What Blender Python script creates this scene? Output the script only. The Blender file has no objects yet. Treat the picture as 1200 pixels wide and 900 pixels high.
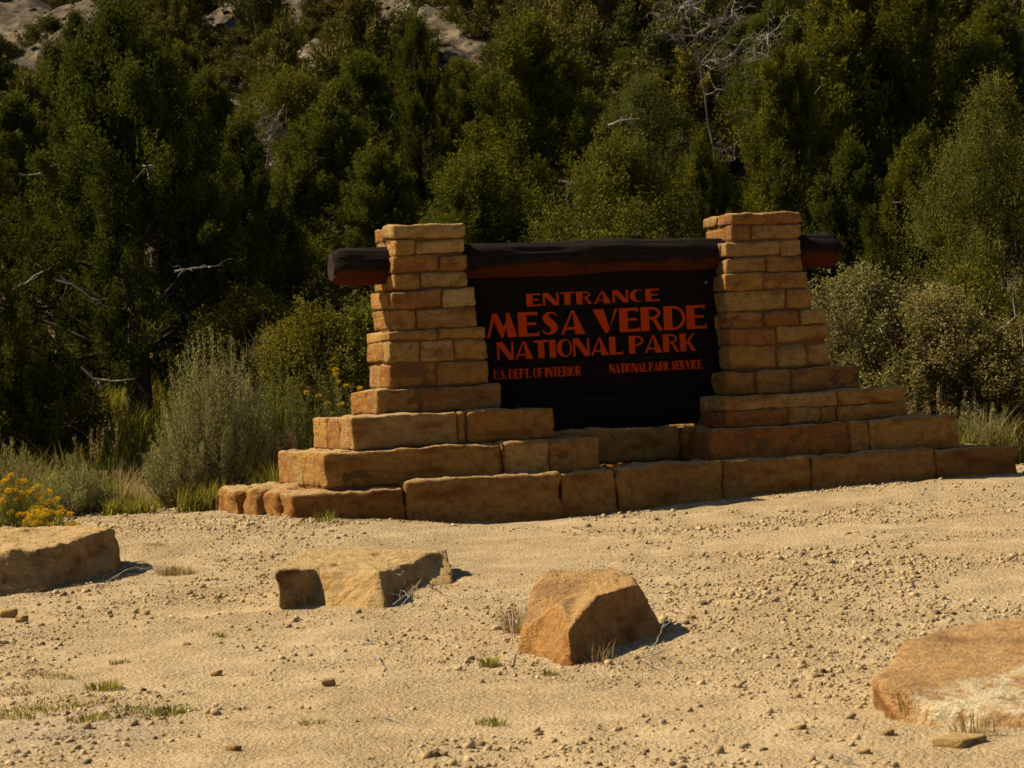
import bpy, bmesh, math, random
import numpy as np
from mathutils import Vector
random.seed(7); RNG = np.random.default_rng(7)
SC = bpy.context.scene; COL = SC.collection
# ------------------------------------------------------------------ camera
F_PX, ROLL, PITCH, EYE = 3000.0, math.radians(2.9), 10 / 3000.0, 1.41
cam = bpy.data.cameras.new('camera'); camo = bpy.data.objects.new('camera', cam); COL.objects.link(camo)
cam.sensor_width = 36; cam.lens = 36 * F_PX / 1200; cam.clip_start = .1; cam.clip_end = 3000
camo.location = (0, 0, EYE)
from mathutils import Matrix
camo.rotation_euler = (Matrix.Rotation(math.pi / 2 - PITCH, 3, 'X') @ Matrix.Rotation(-ROLL, 3, 'Z')).to_euler()
cam.dof.use_dof = True; cam.dof.focus_distance = 25; cam.dof.aperture_fstop = 9
SC.camera = camo
# ------------------------------------------------------------------ sky, sun, exposure
SUN_EL = math.radians(45); SUN_AZ = math.radians(170)     # azimuth counter-clockwise from +X: from the left, a little behind the sign
sd = Vector((math.cos(SUN_AZ) * math.cos(SUN_EL), math.sin(SUN_AZ) * math.cos(SUN_EL), math.sin(SUN_EL)))
w = bpy.data.worlds.new('World'); SC.world = w; w.use_nodes = True
nt = w.node_tree; bg = nt.nodes['Background']; sky = nt.nodes.new('ShaderNodeTexSky')
sky.sky_type = 'NISHITA'; sky.sun_disc = False; sky.sun_elevation = SUN_EL
sky.sun_rotation = math.pi / 2 - SUN_AZ; sky.dust_density = 2.5; sky.ozone_density = .6; sky.altitude = 2000
nt.links.new(sky.outputs[0], bg.inputs[0]); bg.inputs[1].default_value = .05
sl = bpy.data.lights.new('sun', 'SUN'); sl.energy = 5.0; sl.angle = math.radians(.5); sl.color = (1, .87, .66)
so = bpy.data.objects.new('sun', sl); COL.objects.link(so); so.rotation_euler = sd.to_track_quat('Z', 'Y').to_euler(); so.location = (-30, 20, 40)
vs = SC.view_settings; vs.view_transform = 'Standard'; vs.look = 'None'; vs.gamma = 1; vs.exposure = .85; vs.use_curve_mapping = False
SC.cycles.filter_width = 1.6; SC.cycles.max_bounces = 6; SC.cycles.transparent_max_bounces = 6
# ------------------------------------------------------------------ where things stand: photo directions turned into points of the place
def ray(px, py):
    dx, dy = px - 600, py - 450
    x = dx * math.cos(ROLL) - dy * math.sin(ROLL); y = dx * math.sin(ROLL) + dy * math.cos(ROLL)
    d = (x / F_PX, 1., -y / F_PX); c, s = math.cos(PITCH), math.sin(PITCH)
    return np.array([d[0], d[1] * c + d[2] * s, -d[1] * s + d[2] * c])
def P(px, py, depth):
    r = ray(px, py); return r * depth / r[1] + [0, 0, EYE]
TH = math.radians(18.5)
U = np.array([math.cos(TH), math.sin(TH), 0]); V = np.array([-math.sin(TH), math.cos(TH), 0])
ORG = np.array([-2.1177, 24., 0.])
def fu(px, py, v):                                    # u along a face of the monument at depth v
    r = ray(px, py); e = np.array([0, 0, EYE]); t = ((ORG + V * v - e) @ V) / (r @ V)
    return float((r * t + e - ORG) @ U)
# ------------------------------------------------------------------ numeric noise
def _h(i, j, k, s):
    n = (i * 374761393 + j * 668265263 + k * 2147483647 + s * 1274126177) & 0xffffffff
    n = ((n ^ (n >> 13)) * 1274126177) & 0xffffffff
    return ((n ^ (n >> 16)) & 0xffff) / 65535.0
def noise(p, seed=0):
    p = np.asarray(p, float); f = np.floor(p); t = p - f; t = t * t * (3 - 2 * t); i = f.astype(np.int64)
    r = 0
    for a in (0, 1):
        for b in (0, 1):
            for c in (0, 1):
                wgt = (t[:, 0] if a else 1 - t[:, 0]) * (t[:, 1] if b else 1 - t[:, 1]) * (t[:, 2] if c else 1 - t[:, 2])
                r = r + wgt * _h(i[:, 0] + a, i[:, 1] + b, i[:, 2] + c, seed)
    return r * 2 - 1
def fbm(p, seed=0, o=3):
    r = 0; a = 1
    for k in range(o): r = r + a * noise(np.asarray(p) * 2 ** k, seed + k); a *= .5
    return r
def sm(a, b, x): t = np.clip((x - a) / (b - a), 0, 1); return t * t * (3 - 2 * t)
# ------------------------------------------------------------------ terrain height
def uv_of(x, y):
    dx, dy = x - ORG[0], y - ORG[1]; return dx * U[0] + dy * U[1], dx * V[0] + dy * V[1]
def ground(x, y, fine=True):
    x = np.asarray(x, float); y = np.asarray(y, float)
    u, v = uv_of(x, y)
    z = -.24 * (1 - sm(8, 22, y))
    near = sm(-3.2, -.2, v) * (1 - sm(3, 5, v))
    prof = np.where(u < 2.2, .17 * (1 - sm(0, 2.2, u)), .14 * sm(2.2, 6.5, u))
    z = z + near * prof + .14 * sm(3, 5, v) * (v < 50)
    edge = 29 + .6 * np.sin(x * .5)
    rise = np.maximum(y - edge, 0)
    r1 = .16 * np.minimum(rise, 31) + .31 * np.clip(rise - 31, 0, 150)
    r1 = r1 * (1 - .12 * sm(-10, -30, x))
    z = z + r1 * sm(0, 4, rise)
    amp = sm(2, 25, rise)
    q = np.stack([x * .07, y * .07, x * 0], -1).reshape(-1, 3)
    z = z + (fbm(q, 3) * 1.6).reshape(z.shape) * amp
    q4 = np.stack([x * .22, y * .22, x * 0 + 2], -1).reshape(-1, 3); z = z - (np.abs(fbm(q4, 23, 3)) * 1.0).reshape(z.shape) * sm(35, 60, rise)
    q5 = np.stack([x * .75 + .15 * y, y * .10, x * 0 + 4], -1).reshape(-1, 3); q6 = np.stack([x * .12, y * .55, x * 0 + 6], -1).reshape(-1, 3)
    z = z + ((np.abs(fbm(q5, 27, 4)) - .3) * -.45 + np.abs(fbm(q6, 31, 3)) * .22).reshape(z.shape) * sm(30, 45, rise)
    q2 = np.stack([x * .6, y * .6, x * 0 + 5], -1).reshape(-1, 3)
    z = z + (fbm(q2, 9, 2)).reshape(z.shape) * (.018 + .12 * amp)
    if fine:
        q3 = np.stack([x * 5, y * 5, x * 0 + 9], -1).reshape(-1, 3)
        z = z + (fbm(q3, 19, 3)).reshape(z.shape) * .013 * (y < 31)
    return z
def gz(x, y): return float(ground(np.array([x]), np.array([y]), False)[0])
def at(px, depth):                                    # stands on the ground in that direction
    z = 0
    p = P(px, 440, depth)
    for _ in range(4):
        z = gz(p[0], p[1])
        py = 440 + (EYE - z) / depth * F_PX; p = P(px, py, depth)
    return np.array([p[0], p[1], z])
# ------------------------------------------------------------------ materials
def nodes(name):
    m = bpy.data.materials.new(name); m.use_nodes = True; t = m.node_tree; return m, t, t.nodes, t.links, t.nodes['Principled BSDF']
def ramp(n, stops):
    r = n.new('ShaderNodeValToRGB'); e = r.color_ramp.elements
    e[0].position, e[0].color = stops[0][0], (*stops[0][1], 1); e[1].position, e[1].color = stops[-1][0], (*stops[-1][1], 1)
    for p, c in stops[1:-1]: q = e.new(p); q.color = (*c, 1)
    return r
def ntex(n, l, vec, scale, detail=4, rough=.6, stretch=None):
    t = n.new('ShaderNodeTexNoise'); t.inputs['Scale'].default_value = scale; t.inputs['Detail'].default_value = detail; t.inputs['Roughness'].default_value = rough
    if stretch:
        mp = n.new('ShaderNodeMapping'); mp.inputs['Scale'].default_value = stretch; l.new(vec, mp.inputs['Vector']); vec = mp.outputs[0]
    l.new(vec, t.inputs['Vector']); return t.outputs['Fac']
def mixc(n, l, fac, a, b, mode='MIX'):
    m = n.new('ShaderNodeMix'); m.data_type = 'RGBA'; m.blend_type = mode
    for sock, val in ((m.inputs[0], fac), (m.inputs[6], a), (m.inputs[7], b)):
        if isinstance(val, bpy.types.NodeSocket): l.new(val, sock)
        elif isinstance(val, (int, float)): sock.default_value = val
        else: sock.default_value = (*val, 1)
    return m.outputs[2]
def math_(n, l, op, a, b=0.):
    m = n.new('ShaderNodeMath'); m.operation = op
    for s_, val in ((m.inputs[0], a), (m.inputs[1], b)):
        if isinstance(val, (int, float)): s_.default_value = val
        else: l.new(val, s_)
    return m.outputs[0]
def bump(n, l, h, bs, strength, dist):
    b = n.new('ShaderNodeBump'); b.inputs['Strength'].default_value = strength; b.inputs['Distance'].default_value = dist
    l.new(h, b.inputs['Height']); l.new(b.outputs[0], bs.inputs['Normal'])
def objvec(n, l):
    tc = n.new('ShaderNodeTexCoord'); oi = n.new('ShaderNodeObjectInfo'); c = n.new('ShaderNodeCombineXYZ')
    k = math_(n, l, 'MULTIPLY', oi.outputs['Random'], 37.); l.new(k, c.inputs[0]); l.new(k, c.inputs[1]); l.new(k, c.inputs[2])
    a = n.new('ShaderNodeVectorMath'); a.operation = 'ADD'; l.new(tc.outputs['Object'], a.inputs[0]); l.new(c.outputs[0], a.inputs[1])
    return a.outputs[0], oi.outputs['Random'], tc
def mat_sandstone(name, pale=False, stops=None, plaster=False, dust_and_sun=.55):
    m, t, n, l, bs = nodes(name); v, rnd, tc = objvec(n, l)
    base = ramp(n, stops or [(0, (.29, .125, .026)), (.2, (.40, .225, .056)), (.4, (.33, .155, .034)), (.6, (.37, .24, .074)), (.8, (.28, .112, .025)), (1, (.47, .315, .11))]); l.new(rnd, base.inputs[0])
    big = ntex(n, l, v, 5, 5, .65, (1, 1, 2.2)); fine = ntex(n, l, v, 45, 5, .7); mid = ntex(n, l, v, 14, 6, .7)
    c = mixc(n, l, ramp_out(n, l, big, .38, .68), base.outputs[0], mixc(n, l, 1., base.outputs[0], (1.35, 1.28, 1.15), 'MULTIPLY'))
    c = mixc(n, l, ramp_out(n, l, mid, .48, .72), c, mixc(n, l, 1., c, (.5, .42, .36), 'MULTIPLY'))
    pit = n.new('ShaderNodeTexVoronoi'); pit.inputs['Scale'].default_value = 28; l.new(v, pit.inputs['Vector']); pf = math_(n, l, 'MULTIPLY', ramp_out(n, l, pit.outputs['Distance'], .22, .08), ramp_out(n, l, big, .5, .62)); c = mixc(n, l, math_(n, l, 'MULTIPLY', pf, .7), c, mixc(n, l, 1., c, (.3, .25, .2), 'MULTIPLY'))
    red = ntex(n, l, v, 2.3, 3, .5, (1, 1, 3)); c = mixc(n, l, ramp_out(n, l, red, .52, .75), c, (.22, .075, .016))
    c = mixc(n, l, ramp_out(n, l, fine, .3, .75), mixc(n, l, 1., c, (.78, .75, .72), 'MULTIPLY'), c)
    lich = ntex(n, l, v, 9, 6, .75); lf = math_(n, l, 'MULTIPLY', ramp_out(n, l, lich, .66, .72), .45); c = mixc(n, l, lf, c, (.42, .33, .18))
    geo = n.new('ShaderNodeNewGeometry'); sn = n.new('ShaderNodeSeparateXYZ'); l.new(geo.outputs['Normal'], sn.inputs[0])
    dn = ntex(n, l, v, 6, 6, .7); df = math_(n, l, 'MULTIPLY', ramp_out(n, l, math_(n, l, 'ADD', sn.outputs[2], math_(n, l, 'MULTIPLY', math_(n, l, 'SUBTRACT', dn, .5), .9)), .55, .95), dust_and_sun)
    c = mixc(n, l, df, c, (.60, .42, .19))            # dusty pale tone on upward faces, also painting in their sunlit brightness
    if plaster:
        pl = ntex(n, l, v, 4.2, 8, .72); sx = n.new('ShaderNodeSeparateXYZ'); l.new(tc.outputs['Object'], sx.inputs[0])
        g = math_(n, l, 'MULTIPLY', ramp_out(n, l, pl, .46, .53), ramp_out(n, l, math_(n, l, 'ADD', math_(n, l, 'MULTIPLY', sx.outputs[0], 1.2), math_(n, l, 'MULTIPLY', sx.outputs[1], -1.)), .04, .22))
        c = mixc(n, l, g, c, (.66, .53, .31))
    l.new(c, bs.inputs['Base Color']); bs.inputs['Roughness'].default_value = .95; bs.inputs['Specular IOR Level'].default_value = .15
    lay = ntex(n, l, v, 7, 5, .6, (.5, .5, 5)); hh = math_(n, l, 'ADD', math_(n, l, 'ADD', math_(n, l, 'MULTIPLY', mid, 1.2), math_(n, l, 'MULTIPLY', lay, .5)), math_(n, l, 'SUBTRACT', math_(n, l, 'MULTIPLY', fine, .6), math_(n, l, 'MULTIPLY', pf, .6))); bump(n, l, hh, bs, 1., .05)
    return m
def ramp_out(n, l, src, a, b):
    m = n.new('ShaderNodeMapRange'); m.inputs['From Min'].default_value = a; m.inputs['From Max'].default_value = b; l.new(src, m.inputs['Value']); return m.outputs[0]
def mat_leaf(name, dark, light, trans=.25, rough=.6, extra=None, var=.35):
    m, t, n, l, bs = nodes(name); v, rnd, tc = objvec(n, l)
    at_ = n.new('ShaderNodeAttribute'); at_.attribute_name = 'tone'
    c = mixc(n, l, at_.outputs['Fac'], dark, light)
    o = ramp_out(n, l, rnd, 0, 1); c = mixc(n, l, math_(n, l, 'MULTIPLY', o, var), c, mixc(n, l, 1., c, (1.7, 1.25, .8), 'MULTIPLY'))
    nz = ntex(n, l, v, 1.3, 3, .6); c = mixc(n, l, ramp_out(n, l, nz, .4, .7), c, mixc(n, l, 1., c, (.62, .7, .62), 'MULTIPLY'))
    if extra:
        ez = ntex(n, l, v, 3.1, 3, .6); c = mixc(n, l, ramp_out(n, l, ez, .6, .68), c, extra)
    l.new(c, bs.inputs['Base Color']); bs.inputs['Roughness'].default_value = .9; bs.inputs['Specular IOR Level'].default_value = .04
    tr = n.new('ShaderNodeBsdfTranslucent'); l.new(c, tr.inputs[0]); mx = n.new('ShaderNodeMixShader'); mx.inputs[0].default_value = trans
    l.new(bs.outputs[0], mx.inputs[1]); l.new(tr.outputs[0], mx.inputs[2]); l.new(mx.outputs[0], n['Material Output'].inputs[0])
    return m
def mat_wood(name, a, b, stretch=(1, 1, .15), scale=30, under=None, bs_=.6):
    m, t, n, l, bs = nodes(name); v, rnd, tc = objvec(n, l)
    g = ntex(n, l, v, scale, 6, .7, stretch); c = mixc(n, l, ramp_out(n, l, g, .35, .7), a, b)
    if under:                                          # flaking black weathering over red-brown stain that survives on the underside
        sx = n.new('ShaderNodeSeparateXYZ'); l.new(tc.outputs['Object'], sx.inputs[0])
        e = math_(n, l, 'ADD', sx.outputs[2], math_(n, l, 'MULTIPLY', math_(n, l, 'SUBTRACT', ntex(n, l, v, 4, 6, .7, (.8, 1, 1)), .5), .26))
        c = mixc(n, l, math_(n, l, 'MULTIPLY', ramp_out(n, l, ntex(n, l, v, 5, 6, .75, (.25, 1, 1)), .52, .66), .8), c, (.040, .018, .009))
        c = mixc(n, l, ramp_out(n, l, e, under[1], under[1] + .045), under[0], c)
    l.new(c, bs.inputs['Base Color']); bs.inputs['Roughness'].default_value = .95; bs.inputs['Specular IOR Level'].default_value = .06; bump(n, l, g, bs, bs_, .02)
    return m
M = {}
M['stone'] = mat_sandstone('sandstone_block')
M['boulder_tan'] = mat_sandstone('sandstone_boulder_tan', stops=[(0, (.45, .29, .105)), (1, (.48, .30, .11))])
M['boulder_red'] = mat_sandstone('sandstone_boulder_red', stops=[(0, (.42, .22, .068)), (1, (.42, .22, .068))], dust_and_sun=.35)
M['boulder_plaster'] = mat_sandstone('sandstone_boulder_plastered', stops=[(0, (.48, .28, .11)), (1, (.48, .28, .11))], plaster=True, dust_and_sun=.2)
def mat_mortar():
    m, t, n, l, bs = nodes('lime_mortar'); v, rnd, tc = objvec(n, l); g = ntex(n, l, v, 30, 5, .7)
    l.new(mixc(n, l, g, (.075, .032, .011), (.15, .075, .027)), bs.inputs['Base Color']); bs.inputs['Roughness'].default_value = 1; bs.inputs['Specular IOR Level'].default_value = .05; bump(n, l, g, bs, .8, .01); return m
M['mortar'] = mat_mortar()
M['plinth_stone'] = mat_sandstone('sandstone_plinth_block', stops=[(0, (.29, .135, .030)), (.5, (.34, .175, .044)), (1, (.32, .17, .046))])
M['log'] = mat_wood('weathered_log', (.005, .004, .003), (.026, .018, .012), (.06, 1, 1), 40, ((.060, .014, .004), -.085))
M['log_end'] = mat_wood('log_end_grain', (.008, .006, .005), (.035, .026, .02), (1, 1, 1), 25)
M['board'] = mat_wood('black_stained_board', (.004, .003, .0022), (.011, .008, .0055), (.08, 1, 1), 40, bs_=.3)
M['sill'] = mat_wood('dark_sill_log', (.004, .003, .0022), (.014, .009, .006), (.05, 1, 1), 30)
def mat_paint(name, c):
    m, t, n, l, bs = nodes(name); v, rnd, tc = objvec(n, l); g = ntex(n, l, v, 60, 5, .7)
    l.new(mixc(n, l, ramp_out(n, l, g, .3, .8), c, tuple(x * .7 for x in c)), bs.inputs['Base Color']); bs.inputs['Roughness'].default_value = .9; bs.inputs['Specular IOR Level'].default_value = .03; return m
M['letter'] = mat_paint('orange_red_paint', (.42, .042, .006))
M['bark'] = mat_wood('juniper_bark', (.03, .021, .014), (.11, .08, .055), (1, 1, .1), 25)
M['dead'] = mat_wood('bleached_dead_wood', (.20, .165, .125), (.48, .42, .34), (1, 1, .2), 20)
M['greywood'] = mat_wood('grey_dead_wood', (.06, .048, .036), (.24, .20, .155), (1, 1, .2), 20)
M['stem'] = mat_wood('shrub_stem', (.07, .05, .03), (.16, .12, .08), (1, 1, .3), 20)
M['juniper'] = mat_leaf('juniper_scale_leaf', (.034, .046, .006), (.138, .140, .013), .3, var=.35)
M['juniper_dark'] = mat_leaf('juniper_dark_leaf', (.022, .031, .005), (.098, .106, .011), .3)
M['pinyon'] = mat_leaf('pinyon_needle', (.034, .046, .007), (.13, .136, .014), .255)
M['olive'] = mat_leaf('olive_shrub_leaf', (.055, .058, .008), (.175, .162, .020), .3)
M['greyleaf'] = mat_leaf('grey_green_leaf', (.048, .056, .010), (.155, .152, .028), .3)
M['mahogany'] = mat_leaf('tan_dry_shrub_leaf', (.075, .070, .018), (.30, .25, .085), .3, extra=(.13, .075, .028))
M['sage'] = mat_leaf('sagebrush_leaf', (.17, .16, .050), (.42, .39, .14), .2, var=.1)
M['rabbit'] = mat_leaf('rabbitbrush_leaf', (.10, .112, .02), (.25, .25, .05), .2, var=.1)
M['flower'] = mat_leaf('yellow_flower', (.62, .34, .01), (.85, .53, .02), .2, var=.05)
M['grass'] = mat_leaf('green_grass', (.10, .10, .012), (.32, .27, .035), .35, var=.1)
M['dry'] = mat_leaf('dry_grass', (.20, .13, .05), (.46, .34, .16), .3, var=.1)
M['far'] = mat_leaf('hillside_brush_leaf', (.045, .048, .012), (.13, .122, .026), .15, var=.7)
def mat_ground():
    m, t, n, l, bs = nodes('gravelly_earth')
    tc = n.new('ShaderNodeTexCoord'); v = tc.outputs['Object']
    a = n.new('ShaderNodeAttribute'); a.attribute_name = 'zone'; sep = n.new('ShaderNodeSeparateColor'); l.new(a.outputs['Color'], sep.inputs[0])
    g1 = ntex(n, l, v, .9, 5, .6); g2 = ntex(n, l, v, 16, 6, .75); g3 = ntex(n, l, v, 95, 4, .7)
    c = mixc(n, l, ramp_out(n, l, g1, .3, .7), (.39, .29, .16), (.51, .395, .23))
    c = mixc(n, l, ramp_out(n, l, g2, .35, .7), mixc(n, l, 1., c, (.74, .70, .64), 'MULTIPLY'), c)
    c = mixc(n, l, ramp_out(n, l, g3, .25, .7), mixc(n, l, 1., c, (.66, .62, .56), 'MULTIPLY'), c)
    gp = ntex(n, l, v, 2.2, 5, .7)
    c = mixc(n, l, math_(n, l, 'MULTIPLY', sep.outputs[2], ramp_out(n, l, gp, .35, .65)), c, (.24, .185, .125))     # greyer litter patch
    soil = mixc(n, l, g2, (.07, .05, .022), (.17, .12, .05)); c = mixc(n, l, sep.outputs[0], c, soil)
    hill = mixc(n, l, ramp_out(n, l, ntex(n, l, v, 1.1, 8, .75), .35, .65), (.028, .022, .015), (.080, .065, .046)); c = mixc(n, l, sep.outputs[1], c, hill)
    wide = ntex(n, l, v, .45, 4, .65, (1, .6, 1)); 
    c = mixc(n, l, math_(n, l, 'MULTIPLY', ramp_out(n, l, wide, .52, .66), .35), c, (.40, .30, .175)); dust_and_sun = ramp_out(n, l, ntex(n, l, v, 1.9, 7, .75), .46, .68)
    c = mixc(n, l, math_(n, l, 'MULTIPLY', dust_and_sun, .22), c, (.56, .43, .25))
    l.new(c, bs.inputs['Base Color']); bs.inputs['Roughness'].default_value = 1; bs.inputs['Specular IOR Level'].default_value = .05
    vo = n.new('ShaderNodeTexVoronoi'); vo.inputs['Scale'].default_value = 38; l.new(v, vo.inputs['Vector'])
    vo2 = n.new('ShaderNodeTexVoronoi'); vo2.inputs['Scale'].default_value = 85; l.new(v, vo2.inputs['Vector'])
    h = math_(n, l, 'SUBTRACT', math_(n, l, 'ADD', math_(n, l, 'MULTIPLY', g2, .7), math_(n, l, 'MULTIPLY', g3, .1)), math_(n, l, 'ADD', math_(n, l, 'MULTIPLY', vo.outputs['Distance'], .8), math_(n, l, 'MULTIPLY', vo2.outputs['Distance'], .5))); h = math_(n, l, 'MULTIPLY', h, math_(n, l, 'SUBTRACT', 1., math_(n, l, 'MULTIPLY', dust_and_sun, .75))); bump(n, l, h, bs, .65, .03)
    return m
M['ground'] = mat_ground()
def mat_pebble():
    m, t, n, l, bs = nodes('pebble_stone'); a = n.new('ShaderNodeAttribute'); a.attribute_name = 'tone'
    r = ramp(n, [(0, (.15, .10, .055)), (.25, (.28, .195, .095)), (.7, (.38, .275, .14)), (.95, (.46, .34, .185)), (1, (.24, .15, .09))]); l.new(a.outputs['Fac'], r.inputs[0]); l.new(r.outputs[0], bs.inputs['Base Color']); bs.inputs['Roughness'].default_value = 1; bs.inputs['Specular IOR Level'].default_value = .1; return m
M['pebble'] = mat_pebble()
# ------------------------------------------------------------------ object helpers
def tag(o, label=None, cat=None, group=None, kind=None):
    for k, val in (('label', label), ('category', cat), ('group', group), ('kind', kind)):
        if val: o[k] = val
    return o
def empty(name, loc, rz=0):
    o = bpy.data.objects.new(name, None); COL.objects.link(o); o.location = loc; o.rotation_euler = (0, 0, rz); o.empty_display_size = .2; return o
def mesh_np(name, v, f, nv, m, tone=None, smooth=False):
    me = bpy.data.meshes.new(name); v = np.asarray(v, np.float32); f = np.asarray(f, np.int32)
    me.vertices.add(len(v)); me.vertices.foreach_set('co', v.ravel())
    me.loops.add(len(f) * nv); me.loops.foreach_set('vertex_index', f.ravel())
    me.polygons.add(len(f)); me.polygons.foreach_set('loop_start', np.arange(0, len(f) * nv, nv, dtype=np.int32)); me.polygons.foreach_set('loop_total', np.full(len(f), nv, np.int32))
    if smooth: me.polygons.foreach_set('use_smooth', np.ones(len(f), bool))
    me.update(calc_edges=True)
    if tone is not None:
        a = me.attributes.new('tone', 'FLOAT', 'POINT'); a.data.foreach_set('value', np.asarray(tone, np.float32))
    me.materials.append(m); return me
def link(name, me, parent=None, loc=(0, 0, 0), rz=0):
    o = bpy.data.objects.new(name, me); COL.objects.link(o); o.parent = parent; o.location = loc; o.rotation_euler = (0, 0, rz); return o
def copy_tree(o, parent=None):
    c = o.copy(); COL.objects.link(c); c.parent = parent
    for ch in list(o.children): copy_tree(ch, c)
    return c
# ------------------------------------------------------------------ ground
def axis(a, b, c, d, fine, coarse):
    x = list(np.arange(b, c + 1e-6, fine)); s = fine; p = c
    while p < d: s = min(s * 1.22, coarse); p += s; x.append(p)
    s = fine; p = b
    while p > a: s = min(s * 1.22, coarse); p -= s; x.insert(0, p)
    return np.array(x)
gx = axis(-500, -6.2, 7, 500, .06, 12); gy = axis(-80, 9, 30, 800, .078, 10)
gx = np.concatenate([gx[gx < -32], np.arange(-32, -7.3, .5), gx[(gx > -7.2) & (gx < 8)], np.arange(8.3, 32, .5), gx[gx > 32.3]])
gy = np.concatenate([gy[gy < 32], np.arange(32.4, 135, .5), gy[gy > 136]])
X, Y = np.meshgrid(gx, gy); Z = ground(X, Y)
nx, ny = len(gx), len(gy); ii = np.arange((nx) * (ny)).reshape(ny, nx)
fq = np.stack([ii[:-1, :-1], ii[:-1, 1:], ii[1:, 1:], ii[1:, :-1]], -1).reshape(-1, 4)
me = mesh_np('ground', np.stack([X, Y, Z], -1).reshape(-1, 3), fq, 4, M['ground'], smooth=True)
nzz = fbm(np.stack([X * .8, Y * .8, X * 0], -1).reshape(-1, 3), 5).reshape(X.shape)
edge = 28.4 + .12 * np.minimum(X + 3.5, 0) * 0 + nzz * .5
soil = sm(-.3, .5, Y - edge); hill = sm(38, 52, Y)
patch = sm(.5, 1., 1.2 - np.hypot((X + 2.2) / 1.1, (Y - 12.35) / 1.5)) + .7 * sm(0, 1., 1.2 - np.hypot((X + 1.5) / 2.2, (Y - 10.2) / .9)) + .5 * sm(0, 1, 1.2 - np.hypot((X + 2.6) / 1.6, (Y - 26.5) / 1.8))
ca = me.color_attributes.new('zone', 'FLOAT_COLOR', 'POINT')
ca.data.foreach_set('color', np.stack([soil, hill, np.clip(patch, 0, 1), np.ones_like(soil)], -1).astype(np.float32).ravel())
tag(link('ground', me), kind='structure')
# ------------------------------------------------------------------ pebbles
CUBE = np.array([[x, y, z] for z in (-1, 1) for y in (-1, 1) for x in (-1, 1)], float)
CF = np.array([[0, 2, 3, 1], [4, 5, 7, 6], [0, 1, 5, 4], [2, 6, 7, 3], [0, 4, 6, 2], [1, 3, 7, 5]])
def pebbles(n, xr, yr, r0, sig, name, seed, dens=True):
    g = np.random.default_rng(seed); x = g.uniform(*xr, n); y = yr[0] + (yr[1] - yr[0]) * g.uniform(0, 1, n)
    half = y * .215 + 1.2; keep = np.abs(x) < half
    c = fbm(np.stack([x * .9, y * .9, x * 0], -1), 33, 3); keep &= g.uniform(0, 1, n) < .42 + 1.15 * c
    u, v = uv_of(x, y); keep &= ~((u > .02) & (u < 7.6) & (v > 0)); keep &= (y < 28.6); x, y = x[keep], y[keep]; n = len(x)
    r = r0 * np.exp(g.normal(0, sig, n)) * (1 + .35 * fbm(np.stack([x * .5, y * .5, x * 0 + 3], -1), 41, 2)); r = np.minimum(r, .032)
    z = ground(x, y) + r * .25
    v = CUBE[None] * (1 + g.uniform(-.45, .3, (n, 8, 3))) * np.stack([r * g.uniform(.7, 1.3, n), r * g.uniform(.6, 1.1, n), r * g.uniform(.35, .75, n)], -1)[:, None] * .8
    v[:, 4:, :2] *= .72
    a = g.uniform(0, 6.28, n); ca_, sa = np.cos(a)[:, None], np.sin(a)[:, None]
    vx = v[:, :, 0] * ca_ - v[:, :, 1] * sa; vy = v[:, :, 0] * sa + v[:, :, 1] * ca_
    tilt = g.normal(0, .3, n)[:, None]; vz = v[:, :, 2] + vx * tilt
    vv = np.stack([vx + x[:, None], vy + y[:, None], vz + z[:, None]], -1).reshape(-1, 3)
    sml = r < .0
    ff = (CF[None] + (np.arange(n) * 8)[:, None, None]).reshape(-1, 4)
    tone = np.repeat(g.uniform(0, 1, n), 8)
    return tag(link(name, mesh_np(name, vv, ff, 4, M['pebble'], tone)), 'loose tan gravel strewn over the bare earth in front of the sign', 'gravel', None, 'stuff')
pebbles(150000, (-7.2, 7.2), (9.2, 28.6), .0066, .58, 'gravel', 4)
def rubble(n, seed):
    g = np.random.default_rng(seed); y = g.uniform(70, 150, n); x = (g.uniform(-100, 1300, n) - 600) / F_PX * y; r = np.minimum(.3, .06 * np.exp(g.normal(0, .6, n))); z = ground(x, y, False)
    v = CUBE[None] * (1 + g.uniform(-.4, .3, (n, 8, 3))) * np.stack([r, r * .8, r * .55], -1)[:, None]; a = g.uniform(0, 6.28, n); c, s_ = np.cos(a)[:, None], np.sin(a)[:, None]
    v = np.stack([v[:, :, 0] * c - v[:, :, 1] * s_ + x[:, None], v[:, :, 0] * s_ + v[:, :, 1] * c + y[:, None], v[:, :, 2] + z[:, None]], -1).reshape(-1, 3)
    return tag(link('rubble', mesh_np('rubble', v, (CF[None] + (np.arange(n) * 8)[:, None, None]).reshape(-1, 4), 4, M['rubble'])), 'grey-brown broken rock scattered over the bare upper slope', 'rubble', None, 'stuff')
M['rubble'] = mat_sandstone('slope_rock', stops=[(0, (.06, .048, .034)), (1, (.085, .067, .048))]); rubble(5000, 8)
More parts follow.
